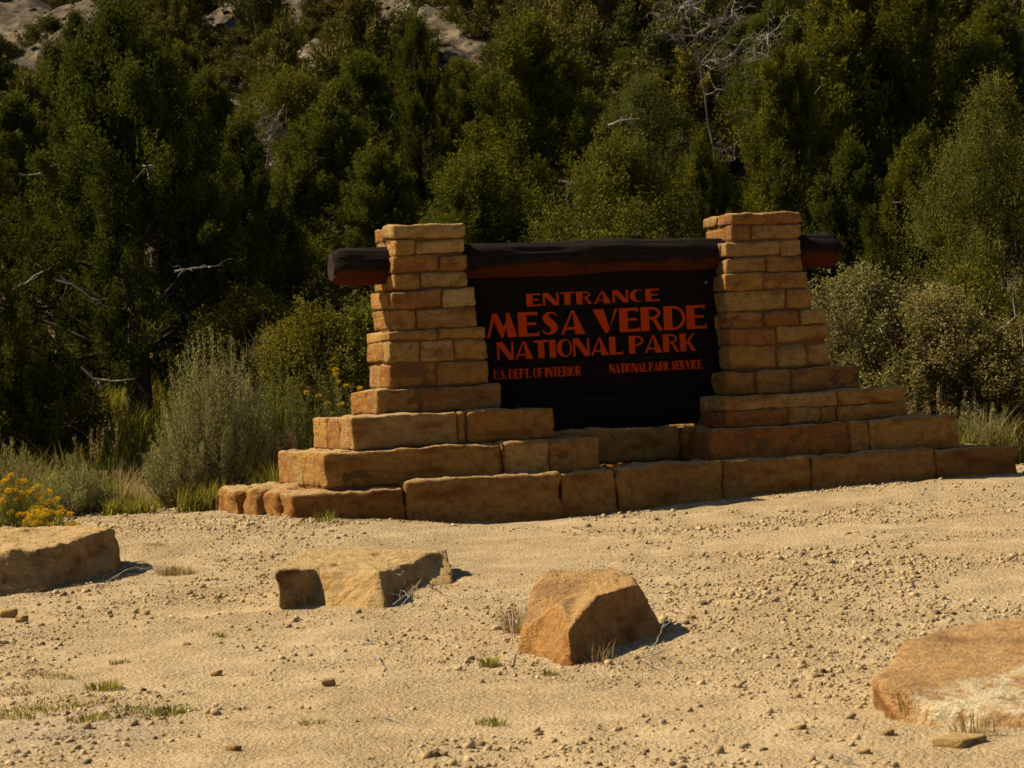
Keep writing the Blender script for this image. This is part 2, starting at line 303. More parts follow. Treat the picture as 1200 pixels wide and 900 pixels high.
# ------------------------------------------------------------------ masonry
def stone_mesh(name, sx, sy, sz, seed, m, r=.012, amp=.011, cell=.03, bedding=.7):
    n = [max(3, min(44, int(round(s / cell)))) for s in (sx, sy, sz)]
    v = []; f = []; idx = {}
    def vid(i, j, k):
        key = (i, j, k)
        if key not in idx: idx[key] = len(v); v.append((i / n[0] - .5, j / n[1] - .5, k / n[2] - .5))
        return idx[key]
    a, b, c = n
    for i in range(a):
        for j in range(b):
            f.append((vid(i, j, 0), vid(i, j + 1, 0), vid(i + 1, j + 1, 0), vid(i + 1, j, 0))); f.append((vid(i, j, c), vid(i + 1, j, c), vid(i + 1, j + 1, c), vid(i, j + 1, c)))
    for i in range(a):
        for k in range(c):
            f.append((vid(i, 0, k), vid(i + 1, 0, k), vid(i + 1, 0, k + 1), vid(i, 0, k + 1))); f.append((vid(i, b, k), vid(i, b, k + 1), vid(i + 1, b, k + 1), vid(i + 1, b, k)))
    for j in range(b):
        for k in range(c):
            f.append((vid(0, j, k), vid(0, j, k + 1), vid(0, j + 1, k + 1), vid(0, j + 1, k))); f.append((vid(a, j, k), vid(a, j + 1, k), vid(a, j + 1, k + 1), vid(a, j, k + 1)))
    p = np.array(v) * [sx, sy, sz]; h = np.array([sx, sy, sz]) / 2
    rr = min(r, min(h) * .6)
    q = np.clip(p, -(h - rr), h - rr); d = p - q; L = np.linalg.norm(d, axis=1, keepdims=True); L[L < 1e-9] = 1; nr = d / L
    o = seed * 3.71
    rv = 1 - .55 * np.clip(noise(p * 4 + o, seed), -1, 1)[:, None]
    # sheared, slightly wedge-shaped block with knocked corners
    g = random.Random(seed)
    p = q + nr * rr
    p = p - nr * (np.abs(d).sum(1, keepdims=True) > rr * 1.2) * rr * .5 * np.maximum(0, rv - .7)
    p = p + nr * (fbm(p * 7 + o, seed, 3)[:, None] * amp + noise(p * [3, 3, 22] + o, seed + 5)[:, None] * amp * bedding)
    p = p + nr * (fbm(p * 26 + o, seed + 9, 2)[:, None] * amp * .28 - np.maximum(0, noise(p * 11 + o, seed + 13)[:, None] - .5) * amp * 1.8)
    p[:, 2] += p[:, 0] / sx * g.uniform(-.012, .012) + fbm(p * [2.2, 2.2, 0] + o, seed + 3, 2) * amp * .6
    p[:, 0] += p[:, 2] / sz * g.uniform(-.012, .012)
    return mesh_np(name, p, f, 4, m, smooth=False)
scount = [100]
def put_stone(parent, u0, u1, v0, v1, z0, z1, **kw):
    scount[0] += 1; g = .006 if z1 < 1.0 and v0 < .5 or z1 < .8 else .012
    j_ = .0 if z1 < .8 else .005; z0 += random.uniform(-j_, j_); z1 += random.uniform(-j_, j_)
    a, b, c = u1 - u0 - g, v1 - v0 - g, z1 - z0 - g
    o = link('stone', stone_mesh('stone', a, b, c, scount[0], M['plinth_stone'] if parent.get('category') == 'plinth' else M['stone'], **kw), parent, ((u0 + u1) / 2, (v0 + v1) / 2 + random.uniform(-.006, .006), (z0 + z1) / 2), random.uniform(-.012, .012))
    return o
def core(parent, u0, u1, v0, v1, z0, z1, off=(0, 0)):
    bm = bmesh.new(); bmesh.ops.create_cube(bm, size=1)
    for q in bm.verts: q.co = ((u0 + u1) / 2 + q.co.x * (u1 - u0), (v0 + v1) / 2 + q.co.y * (v1 - v0), (z0 + z1) / 2 + q.co.z * (z1 - z0))
    me = bpy.data.meshes.new('mortar_core'); bm.to_mesh(me); me.materials.append(M['mortar']); return link('mortar_core', me, parent)
def split(a, b, target):
    n = max(1, int(round((b - a) / target))); e = [a + (b - a) * k / n for k in range(n + 1)]
    for k in range(1, n): e[k] += random.uniform(-.18, .18) * (b - a) / n
    return e
def course(parent, u0, u1, v0, v1, z0, z1, joints, th=.24, sidelen=.45, **kw):
    """one ring of stones; joints = u positions on the front face"""
    e = [u0] + joints + [u1]; vf = v0 + th; k = len(e) - 1
    cl = random.uniform(.8, 1.7) * th; cr = random.uniform(.8, 1.7) * th
    cl = min(cl, (v1 - v0) * .6); cr = min(cr, (v1 - v0) * .6)
    for i in range(k):
        d = cl if i == 0 else cr if i == k - 1 else th
        if k == 1: d = th
        zt = random.uniform(-.008, .008)
        put_stone(parent, e[i], e[i + 1], v0 + random.uniform(-.014, .016), v0 + d, z0, z1 + zt, **kw)
    if k == 1: cl = cr = th
    for (ua, ub, c) in ((u0, u0 + th, cl), (u1 - th, u1, cr)):
        if v1 - v0 - c > .12:
            s = split(v0 + c, v1, sidelen)
            for i in range(len(s) - 1): put_stone(parent, ua + random.uniform(-.008, .01), ub, s[i], s[i + 1], z0, z1 + random.uniform(-.01, .006), **kw)
    if v1 - th > v0 + th:
        s = split(u0 + th, u1 - th, .6)
        for i in range(len(s) - 1): put_stone(parent, s[i], s[i + 1], v1 - th, v1, z0, z1, cell=.08)
ROT = TH
base = empty('stone_base', ORG, ROT); tag(base, 'long low sandstone plinth step running under both pillars on the gravel', 'plinth')
J = lambda v, y, *xs: [fu(x, y, v) for x in xs]
# plinth: lowest step
core(base, .08, 7.58, .1, 2.3, -.2, .375)
e = [0.0] + J(0, 570, 474.6, 657.7, 723.4, 847.2, 952, 1098) + [7.68]
tops = [.405, .462, .458, .462, .455, .452, .43]
for i in range(7):
    put_stone(base, e[i], e[i + 1], 0, .5, -.12, tops[i], r=.022, amp=.020, cell=.035)
for i, (a, b) in enumerate(zip(split(0.5, 2.4, .6)[:-1], split(0.5, 2.4, .6)[1:])): pass
s = split(.5, 2.4, .62)
for i in range(len(s) - 1):
    o_ = .16 * i / (len(s) - 2); put_stone(base, -.02 - o_, .46, s[i], s[i + 1] + (.25 if i == len(s) - 2 else 0), -.12, .43 + random.uniform(-.03, .0), r=.05, amp=.03); put_stone(base, 7.2, 7.68, s[i], s[i + 1], -.1, .44, r=.04, amp=.02)
s = split(3.0, 4.6, .5)
for i in range(len(s) - 1): put_stone(base, s[i], s[i + 1], .5, .9, .3, .447, cell=.05)
put_stone(base, 2.85, 4.33, .9, 1.3, .447, .818, r=.035, amp=.02)
put_stone(base, 4.31, 4.75, .8, 1.2, .447, .80, r=.04, amp=.02)
s = split(.4, 7.3, .7)
for i in range(len(s) - 1): put_stone(base, s[i], s[i + 1], 2.0, 2.4, -.1, .44, cell=.08)
def zx(px, py, sc, ox, oy): return ox + px / sc, oy + py / sc
Z1 = lambda v, y, *xs: [fu(370 + x / 4, 230 + y / 4, v) for x in xs]
Z2 = lambda v, y, *xs: [fu(780 + x / 4, 230 + y / 4, v) for x in xs]
Z3 = lambda v, y, *xs: [fu(250 + x / 3.4286, 430 + y / 3.4286, v) for x in xs]
Z4 = lambda v, y, *xs: [fu(560 + x / 3.4286, 430 + y / 3.4286, v) for x in xs]
Z5 = lambda v, y, *xs: [fu(850 + x / 3.4286, 400 + y / 3.4286, v) for x in xs]
def pillar_cores(pl, tiers):
    for (u0, u1, v0, v1, z0, z1) in tiers: core(pl, u0 + .028, u1 - .028, v0 + .028, v1 - .028, z0, z1 - .02)
pl = empty('stone_pillar', ORG + U * 1.75 + V * 1.2 + [0, 0, .455], ROT)
tag(pl, 'battered sandstone pillar on stepped footing left of the sign board, holding the lit log end', 'pillar', 'stone pillars of the entrance sign')
root_off = (-1.75, -1.2, -.455)
hold = empty('masonry', (0, 0, 0)); bpy.data.objects.remove(hold)
class Off:                                            # shift stones into the pillar's own coordinates
    pass
def in_pillar(pl, off, rows, cores):
    before = set(pl.children)
    for r in rows: course(pl, *r[:7], **r[7])
    pillar_cores(pl, cores)
    for o in pl.children:
        if o not in before: o.location = Vector(o.location) + Vector(off)
B = dict(r=.016, amp=.015, cell=.03)
rowsL = [
 (.385, 3.19, .22, 2.18, .425, .765, Z3(.22, 400, 1165) + Z4(.22, 330, 100, 285), dict(th=.42, sidelen=.5, **B)),
 (.72, 2.80, .42, 1.98, .765, 1.09, Z3(.42, 240, 982, 1014), dict(th=.42, **B)),
 (1.06, 2.37, .70, 1.70, 1.09, 1.34, Z3(.70, 120, 836), dict(th=.3, **B)),
 (1.235, 2.27, .79, 1.61, 1.34, 1.59, Z1(.79, 840, 570), dict(th=.22)),
 (1.24, 2.265, .79, 1.61, 1.59, 1.80, Z1(.79, 740, 492, 652), dict(th=.22)),
 (1.235, 2.26, .79, 1.61, 1.80, 1.91, Z1(.79, 650, 573), dict(th=.22)),
 (1.31, 2.175, .81, 1.59, 1.91, 2.12, Z1(.81, 570, 471), dict(th=.2)),
 (1.29, 2.18, .80, 1.60, 2.12, 2.31, Z1(.81, 480, 592), dict(th=.2)),
 (1.335, 2.11, .83, 1.57, 2.31, 2.475, Z1(.83, 400, 492), dict(th=.2)),
 (1.34, 2.115, .83, 1.57, 2.475, 2.645, Z1(.83, 310, 580), dict(th=.2)),
 (1.365, 2.10, .84, 1.56, 2.645, 2.80, Z1(.83, 230, 467), dict(th=.2)),
 (1.345, 2.115, .82, 1.58, 2.80, 2.95, [], dict(th=.38, r=.02)),
]
coresL = [(.385, 3.19, .22, 2.18, .36, .765), (.72, 2.8, .42, 1.98, .7, 1.09), (1.06, 2.37, .7, 1.7, 1.0, 1.34), (1.24, 2.26, .79, 1.61, 1.3, 1.91), (1.31, 2.175, .81, 1.59, 1.85, 2.31), (1.35, 2.10, .84, 1.56, 2.25, 2.95)]
in_pillar(pl, root_off, rowsL, coresL)
pr = empty('stone_pillar', ORG + U * 5.4 + V * 1.2 + [0, 0, .455], ROT)
tag(pr, 'taller-looking sandstone pillar on stepped footing right of the sign board, beside the dry tan bush', 'pillar', 'stone pillars of the entrance sign')
rowsR = [
 (4.375, 7.14, .22, 2.18, .425, .765, Z5(.22, 380, 500, 578), dict(th=.42, sidelen=.5, **B)),
 (4.62, 6.67, .42, 1.98, .765, .93, Z5(.42, 300, 255, 382, 450), dict(th=.42, cell=.03, amp=.015)),
 (4.62, 6.67, .42, 1.98, .93, 1.09, Z5(.42, 230, 450), dict(th=.42, cell=.03, amp=.015)),
 (4.785, 6.31, .70, 1.70, 1.09, 1.34, Z5(.70, 150, 122, 265), dict(th=.3, **B)),
 (4.87, 6.0, .79, 1.61, 1.34, 1.60, Z2(.79, 750, 528, 665), dict(th=.22, r=.035)),
 (4.865, 6.0, .79, 1.61, 1.60, 1.78, Z2(.79, 650, 522), dict(th=.22)),
 (4.86, 5.99, .79, 1.61, 1.78, 1.94, Z2(.79, 580, 463, 632), dict(th=.22)),
 (4.86, 5.84, .81, 1.59, 1.94, 2.165, Z2(.81, 500, 566), dict(th=.2)),
 (4.855, 5.81, .80, 1.60, 2.165, 2.34, Z2(.81, 400, 457), dict(th=.2)),
 (4.90, 5.77, .83, 1.57, 2.34, 2.51, Z2(.83, 330, 477), dict(th=.2)),
 (4.895, 5.775, .83, 1.57, 2.51, 2.68, Z2(.83, 240, 538), dict(th=.2)),
 (4.97, 5.78, .84, 1.56, 2.68, 2.84, Z2(.83, 170, 403), dict(th=.2)),
 (4.965, 5.785, .82, 1.58, 2.84, 2.965, [], dict(th=.38, r=.02)),
]
coresR = [(4.375, 7.14, .22, 2.18, .36, .765), (4.62, 6.67, .42, 1.98, .7, 1.09), (4.79, 6.31, .7, 1.7, 1.0, 1.34), (4.87, 5.99, .79, 1.61, 1.3, 1.94), (4.865, 5.82, .81, 1.59, 1.9, 2.34), (4.97, 5.77, .84, 1.56, 2.3, 2.96)]
in_pillar(pr, (-5.4, -1.2, -.455), rowsR, coresR)
# ------------------------------------------------------------------ logs
def log_mesh(name, L, r0, r1, seed, m, mend=None, chamfer=.09, seg=48, rings=110):
    xs = np.concatenate([[0, 0], np.linspace(.0, L, rings), [L, L]]); n = len(xs)
    a = np.linspace(0, 2 * math.pi, seg, endpoint=False); v = []
    for i, x in enumerate(xs):
        t = x / L; r = r0 + (r1 - r0) * t
        if i == 0 or i == n - 1: rr = np.full(seg, 1e-3)
        else:
            cut = min(x, L - x); k = .70 + .30 * min(1, cut / chamfer) if chamfer else 1
            rr = np.full(seg, r * k)
            q = np.stack([np.full(seg, x * 1.3), np.cos(a) * 1.6, np.sin(a) * 1.6], -1); rr = rr + fbm(q + seed, seed, 3) * .018
            q = np.stack([np.full(seg, x * .7), np.cos(a) * 7, np.sin(a) * 7], -1); rr = rr + noise(q + seed, seed + 2) * .008 - np.maximum(0, noise(np.stack([np.full(seg, x * .9), np.cos(a) * 5, np.sin(a) * 5], -1) + 3, seed + 5) - .45) * .06
        v.append(np.stack([np.full(seg, x), np.cos(a) * rr, np.sin(a) * rr], -1))
    v = np.concatenate(v); f = []
    for i in range(n - 1):
        for j in range(seg): k = (j + 1) % seg; f.append((i * seg + j, i * seg + k, (i + 1) * seg + k, (i + 1) * seg + j))
    me = mesh_np(name, v, f, 4, m, smooth=True)
    if mend:
        me.materials.append(mend); mi = np.zeros(len(f), np.int32); mi[:seg] = 1; mi[-seg:] = 1; me.polygons.foreach_set('material_index', mi)
    return me
lg = link('log_beam', log_mesh('log_beam', 5.55, .185, .178, 3, M['log'], M['log_end']), None, ORG + U * .80 + V * 1.2 + [0, 0, 2.565], ROT)
tag(lg, 'thick black and red-brown log beam passing through both stone pillars above the sign board', 'log')
sg = link('sill_log', log_mesh('sill_log', 2.62, .2, .2, 8, M['sill'], chamfer=0), None, ORG + U * 2.31 + V * 1.2 + [0, 0, 1.01], ROT)
sg.scale = (1, .8, 1); tag(sg, 'dark hewn sill log lying under the sign board between the pillars', 'log')
# ------------------------------------------------------------------ sign board and lettering
sb = empty('sign_board', ORG + U * 3.5 + V * 1.15 + [0, 0, 1.19], ROT)
tag(sb, 'black timber board with orange-red lettering hung between the two stone pillars', 'sign')
hts = [1.19, 1.44, 1.70, 1.96, 2.2, 2.42]
for i in range(5):
    bm = bmesh.new(); bmesh.ops.create_cube(bm, size=1)
    z0, z1 = hts[i], hts[i + 1]+.002
    for q in bm.verts: q.co = (q.co.x * 2.84, q.co.y * .08, (z0 + z1) / 2 - 1.19 + q.co.z * (z1 - z0))
    bmesh.ops.bevel(bm, geom=bm.edges[:], offset=.0035, segments=1, affect='EDGES')
    me = bpy.data.meshes.new('plank'); bm.to_mesh(me); bm.free(); me.materials.append(M['board']); o = link('plank', me, sb); o.location.y = .003 * (i % 2)
bm = bmesh.new(); bmesh.ops.create_uvsphere(bm, u_segments=10, v_segments=6, radius=.018)
me = bpy.data.meshes.new('bolt'); bm.to_mesh(me); me.materials.append(M['greywood'])
for u_, z_ in ((4.78, 2.27),): link('bolt', me, sb, (u_ - 3.5, -.043, z_ - 1.19)).scale = (1, .5, 1)
def ell(cx, cy, rx, ry, t0, t1, n=14): return [(cx + rx * math.cos(math.radians(t0 + (t1 - t0) * k / n)), cy + ry * math.sin(math.radians(t0 + (t1 - t0) * k / n))) for k in range(n + 1)]
def strip(a, b): return [[a[i], a[i + 1], b[i + 1], b[i]] for i in range(len(a) - 1)]
R_ = lambda x0, y0, x1, y1: [(x0, y0), (x1, y0), (x1, y1), (x0, y1)]
S = .36; T = .11
def sglyph():
    pts = []
    path = [(.70, .80), (.62, .92), (.45, .95), (.28, .88), (.24, .74), (.34, .60), (.50, .46), (.60, .33), (.56, .15), (.38, .055), (.18, .09), (.08, .24)]
    wd = [.04, .07, .10, .20, .30, .36, .38, .32, .22, .11, .08, .04]
    # dense resample
    P_ = np.array(path); W_ = np.array(wd); t = np.linspace(0, len(path) - 1, 34)
    px = np.interp(t, range(len(path)), P_[:, 0]); py = np.interp(t, range(len(path)), P_[:, 1]); ww = np.interp(t, range(len(path)), W_)
    k = np.array([.25, .5, .25])
    for _ in range(2): px[1:-1] = np.convolve(px, k, 'valid'); py[1:-1] = np.convolve(py, k, 'valid')
    dx, dy = np.gradient(px), np.gradient(py); L = np.hypot(dx, dy); nx_, ny_ = -dy / L, dx / L
    # spine thickness is measured horizontally
    A = [(min(.8, max(0, px[i] + nx_[i] * ww[i] / 2)), min(1, max(0, py[i] + ny_[i] * ww[i] / 2 * .7))) for i in range(len(t))]
    Bq = [(min(.8, max(0, px[i] - nx_[i] * ww[i] / 2)), min(1, max(0, py[i] - ny_[i] * ww[i] / 2 * .7))) for i in range(len(t))]
    return strip(A, Bq)
G = {
 'E': (.88, [R_(0, 0, S, 1), R_(S, .88, .84, 1), R_(S, .46, .76, .57), R_(S, 0, .88, .12), [(.76, .80), (.84, .88), (.76, .88)], [(.78, .12), (.88, .12), (.88, .2)]]),
 'F': (.80, [R_(0, 0, S, 1), R_(S, .88, .80, 1), R_(S, .46, .72, .57)]),
 'A': (1.05, [[(0, 0), (.12, 0), (.55, .93), (.50, 1)], [(.50, 1), (.55, .93), (.62, 0), (1.05, 0), (.60, 1)], [(.21, .2), (.605, .2), (.597, .3), (.26, .3)]]),
 'N': (.95, [R_(0, 0, .12, 1), [(.12, 1), (.34, 1), (.83, .25), (.83, 0), (.66, 0), (.12, .74)], R_(.83, 0, .95, 1)]),
 'T': (.84, [R_(0, .88, .84, 1), R_(.24, 0, .60, .88)]),
 'L': (.80, [R_(0, 0, S, 1), R_(S, 0, .80, .12), [(.7, .12), (.8, .12), (.8, .22)]]),
 'I': (.36, [R_(0, 0, S, 1)]),
 '.': (.22, [R_(0, 0, .2, .2)]),
 'D': (.94, [R_(0, 0, S, 1)] + strip(ell(.42, .5, .52, .5, -90, 90), ell(.42, .5, .40, .40, -90, 90)) + [R_(S, 0, .42, .1), R_(S, .9, .42, 1)]),
 'P': (.86, [R_(0, 0, S, 1)] + strip(ell(.44, .72, .42, .28, -90, 90), ell(.44, .72, .31, .18, -90, 90)) + [R_(S, .44, .44, .54), R_(S, .9, .44, 1)]),
 'R': (.95, [R_(0, 0, S, 1)] + strip(ell(.44, .74, .42, .26, -90, 90), ell(.44, .74, .31, .16, -90, 90)) + [R_(S, .48, .44, .58), R_(S, .9, .44, 1), [(.50, .485), (.66, .50), (.95, 0), (.76, 0)]]),
 'K': (.95, [R_(0, 0, S, 1), [(S, .36), (S, .50), (.78, 1), (.92, 1), (.50, .47)], [(.46, .48), (.56, .56), (.97, 0), (.72, 0)]]),
 'O': (.90, strip(ell(.45, .5, .45, .5, 0, 360, 32), ell(.535, .5, .255, .43, 0, 360, 32))),
 'C': (.84, strip(ell(.45, .5, .45, .5, 42, 318, 28), ell(.56, .5, .26, .43, 52, 308, 28))),
 'U': (.88, [R_(0, .4, S, 1), R_(.76, .4, .88, 1)] + strip(ell(.44, .4, .44, .4, 180, 360), ell(.56, .4, .2, .3, 180, 360))),
 'V': (1.08, [[(0, 1), (.46, 1), (.70, .16), (.62, 0), (.50, 0)], [(.62, 0), (.70, .16), (.96, 1), (1.08, 1)]]),
 'M': (1.28, [[(0, 0), (.11, 0), (.34, .80), (.34, 1), (.27, 1)], [(.34, 1), (.46, 1), (.72, .42), (.68, 0), (.60, 0), (.34, .62)], [(.68, 0), (.72, .42), (.84, .72), (.84, .45)], [(.84, 1), (.84, .30), (.88, 0), (1.28, 0), (.98, 1)]]),
 'S': (.80, sglyph()),
}
lcount = 0
def text_line(txt, u0, u1, z, h, gap, space, depth=.012):
    global lcount
    tot = sum(G[c][0] + gap if c != ' ' else space for c in txt) - gap; k = (u1 - u0) / tot; x = u0
    for c in txt:
        if c == ' ': x += space * k; continue
        wd, polys = G[c]; bm = bmesh.new()
        for pi_, pl_ in enumerate(polys):
            y0 = -depth - .0004 * pi_ if len(polys) < 10 else -depth
            a = [bm.verts.new((p[0] * k, y0, p[1] * h)) for p in pl_]; b = [bm.verts.new((p[0] * k, .001, p[1] * h)) for p in pl_]
            bm.faces.new(a); n_ = len(a)
            for i in range(n_): bm.faces.new((a[i], a[(i + 1) % n_], b[(i + 1) % n_], b[i]))
        bmesh.ops.recalc_face_normals(bm, faces=bm.faces[:])
        me = bpy.data.meshes.new('letter'); bm.to_mesh(me); bm.free(); me.materials.append(M['letter'])
        link('letter', me, sb, (x - 3.5, -.0415, z - 1.19)); x += (wd + gap) * k; lcount += 1
text_line('ENTRANCE', 2.80, 4.25, 2.100, .128, .13, .4)
text_line('MESA VERDE', 2.36, 4.76, 1.797, .245, .06, .30)
text_line('NATIONAL PARK', 2.46, 4.625, 1.570, .183, .07, .30)
text_line('U.S. DEPT. OF INTERIOR', 2.41, 3.35, 1.375, .098, .10, .35)
text_line('NATIONAL PARK SERVICE', 3.66, 4.69, 1.381, .094, .07, .30)
# ------------------------------------------------------------------ boulders
def gp(px, py):                                        # the ground point seen in that direction
    d = 15.
    for _ in range(12):
        r = ray(px, py); q = r * d / r[1] + [0, 0, EYE]; d *= (EYE - gz(q[0], q[1])) / (EYE - q[2])
    return P(px, py, d)
def boulder(name, bottom, back, top, m, label, group, seed, amp=.02, vox=.02, smooth=3):
    """bottom: (px, py) contact with the ground; back: (px, depth) on the ground behind; top: (px, py, depth)"""
    bm = bmesh.new(); bp = []
    for px, py in bottom: q = gp(px, py) if py > 60 else at(px, py); q[2] -= .10; bp.append(q)
    for px, d in back: q = at(px, d); q[2] -= .10; bp.append(q)
    tp = [P(*t) for t in top]; o = np.mean(bp, 0); o[2] += .1
    vb = [bm.verts.new(q - o) for q in bp]; vt = [bm.verts.new(q - o) for q in tp]; n = len(vb); assert n == len(vt), name
    for i in range(n): bm.faces.new((vb[i], vb[(i + 1) % n], vt[(i + 1) % n], vt[i]))
    bm.faces.new(vb[::-1]); cc = bm.verts.new(np.mean(tp, 0) - o + [0, 0, .01])
    for i in range(n): bm.faces.new((vt[i], vt[(i + 1) % n], cc))
    bmesh.ops.recalc_face_normals(bm, faces=bm.faces[:])
    me = bpy.data.meshes.new('tmp'); bm.to_mesh(me); bm.free(); ob = bpy.data.objects.new('tmp', me); COL.objects.link(ob)
    md = ob.modifiers.new('r', 'REMESH'); md.mode = 'VOXEL'; md.voxel_size = vox
    ms = ob.modifiers.new('s', 'SMOOTH'); ms.iterations = smooth; ms.factor = .5
    me2 = bpy.data.meshes.new_from_object(ob.evaluated_get(bpy.context.evaluated_depsgraph_get())); bpy.data.objects.remove(ob)
    nv = len(me2.vertices); co = np.empty(nv * 3, np.float32); me2.vertices.foreach_get('co', co); co = co.reshape(-1, 3).astype(float)
    no = np.array([v.normal[:] for v in me2.vertices])
    d = fbm(co * 3.5 + seed, seed, 4) * amp
    side = 1 - np.abs(no[:, 2]); bed = noise(co * [1.2, 1.2, 16] + seed, seed + 7) - 1.6 * np.maximum(0, noise(co * [1.5, 1.5, 26] + seed, seed + 8) - .35)
    d += bed * side * amp * .45
    d -= np.maximum(0, .07 - np.abs(noise(co * 2.6 + seed * 3, seed + 11))) * amp * 6
    d += fbm(co * 24 + seed, seed + 4, 3) * amp * .22
    d -= np.maximum(0, noise(co * 13 + seed, seed + 21) - .55) * amp * 2.2
    co = co + no * d[:, None]; me2.vertices.foreach_set('co', co.astype(np.float32).ravel()); me2.update()
    me2.polygons.foreach_set('use_smooth', np.ones(len(me2.polygons), bool)); me2.materials.clear(); me2.materials.append(m)
    me2.name = name; ob = link(name, me2, None, o); tag(ob, label, 'boulder', group); return ob
BG = 'sandstone boulders on the gravel'
boulder('boulder', [(-70, 705), (-20, 702), (40, 695), (84, 684), (134, 660)], [(140, 21.0), (60, 21.6), (-90, 21)],
        [(-75, 660, 18.7), (-20, 651, 19.0), (44, 641, 19.3), (86, 634, 19.8), (132, 618, 20.6), (136, 619, 21.0), (60, 615, 21.4), (-90, 620, 21)], M['boulder_tan'],
        'flat-topped tan sandstone boulder at the left edge beside the yellow flowers', BG, 3, amp=.030)
boulder('boulder', [(329, 718), (352, 711), (385, 713), (420, 716), (452, 714), (466, 703), (534, 688)], [(524, 19.2), (420, 19.6), (345, 19)],
        [(323, 670, 17.15), (372, 667, 17.5), (392, 669, 17.42), (415, 671, 17.4), (446, 670, 17.2), (458, 667, 17.75), (526, 641, 18.7), (517, 645, 19.1), (420, 641, 19.4), (360, 643, 18.9)], M['boulder_tan'],
        'wide low tan boulder with pale flat top between the left edge boulder and the wedge', BG, 5, amp=.019, smooth=1, vox=.018)
boulder('boulder', [(604, 14.25), (640, 13.9), (670, 13.62), (712, 14.15), (792, 14.75)], [(786, 15.3), (700, 15.5), (632, 15.2), (612, 14.8)],
        [(611, 741, 14.3), (653, 706, 14.2), (667, 736, 13.78), (700, 696, 14.3), (745, 684, 14.72), (738, 674, 15.1), (716, 666, 15.3), (641, 667, 15.1), (627, 684, 14.75)], M['boulder_red'],
        'orange-brown wedge-shaped boulder standing alone in the middle foreground', BG, 7, amp=.017, smooth=1, vox=.014)
boulder('boulder', [(1023, 826), (1046, 845), (1090, 853), (1150, 860), (1220, 868), (1330, 880)], [(1370, 13.2), (1200, 13.6), (1100, 13.3), (1045, 12.6)],
        [(1024, 795, 11.6), (1040, 800, 11.4), (1090, 820, 11.15), (1150, 832, 11.0), (1220, 842, 10.95), (1330, 850, 10.9), (1360, 742, 13), (1200, 722, 13.3), (1110, 733, 13.1), (1068, 748, 12.6)], M['boulder_plaster'],
        'low orange boulder with cream crust at the lower right corner', BG, 11, amp=.016, smooth=3)
# loose single stones large enough to pick out
def small_stone(px, py, sx, sy, sz, label, seed, m='boulder_tan'):
    d = 12.
    for _ in range(6):
        r = ray(px, py); q = r * d / r[1] + [0, 0, EYE]; d *= (EYE - gz(q[0], q[1])) / (EYE - q[2])
    p = P(px, py, d); me = stone_mesh('loose_stone', sx, sy, sz, seed, M[m], r=sz * .35, amp=sz * .12, cell=max(.015, sx / 9))
    o = link('loose_stone', me, None, (p[0], p[1], gz(p[0], p[1]) + sz * .3), random.uniform(-.8, .8)); tag(o, label, 'stone', 'loose stones on the gravel'); return o
for a in [(1125, 872, .16, .2, .045, 'flat tan stone slab lying just below the plastered boulder', 901),
          (938, 856, .05, .05, .035, 'small dark stone on open gravel left of the plastered boulder', 902), (219, 757, .05, .05, .03, 'small dark stone on the gravel below the left of the wide tan boulder', 903),
          (254, 791, .06, .05, .035, 'small brown stone beside the grass patch at lower left', 904), (1012, 883, .06, .05, .03, 'pebble-sized tan stone near the bottom edge left of the slab', 905),
          (274, 880, .06, .06, .035, 'tan stone near the bottom edge at lower left', 906), (385, 802, .07, .05, .035, 'tan stone on gravel below the wide boulder', 907),
          (1040, 862, .05, .04, .03, 'small stone just left of the grass tuft by the plastered boulder', 908), (810, 724, .05, .05, .03, 'small stone right of the wedge boulder on bare gravel', 909),
          (168, 606, .08, .06, .04, 'small stone near the gravel edge by the grass', 910), (10, 722, .12, .08, .06, 'brownish clod below the left edge boulder', 911), (26, 728, .08, .07, .05, 'second brown clod right beside the first, below the left edge boulder', 912)]:
    small_stone(*a)
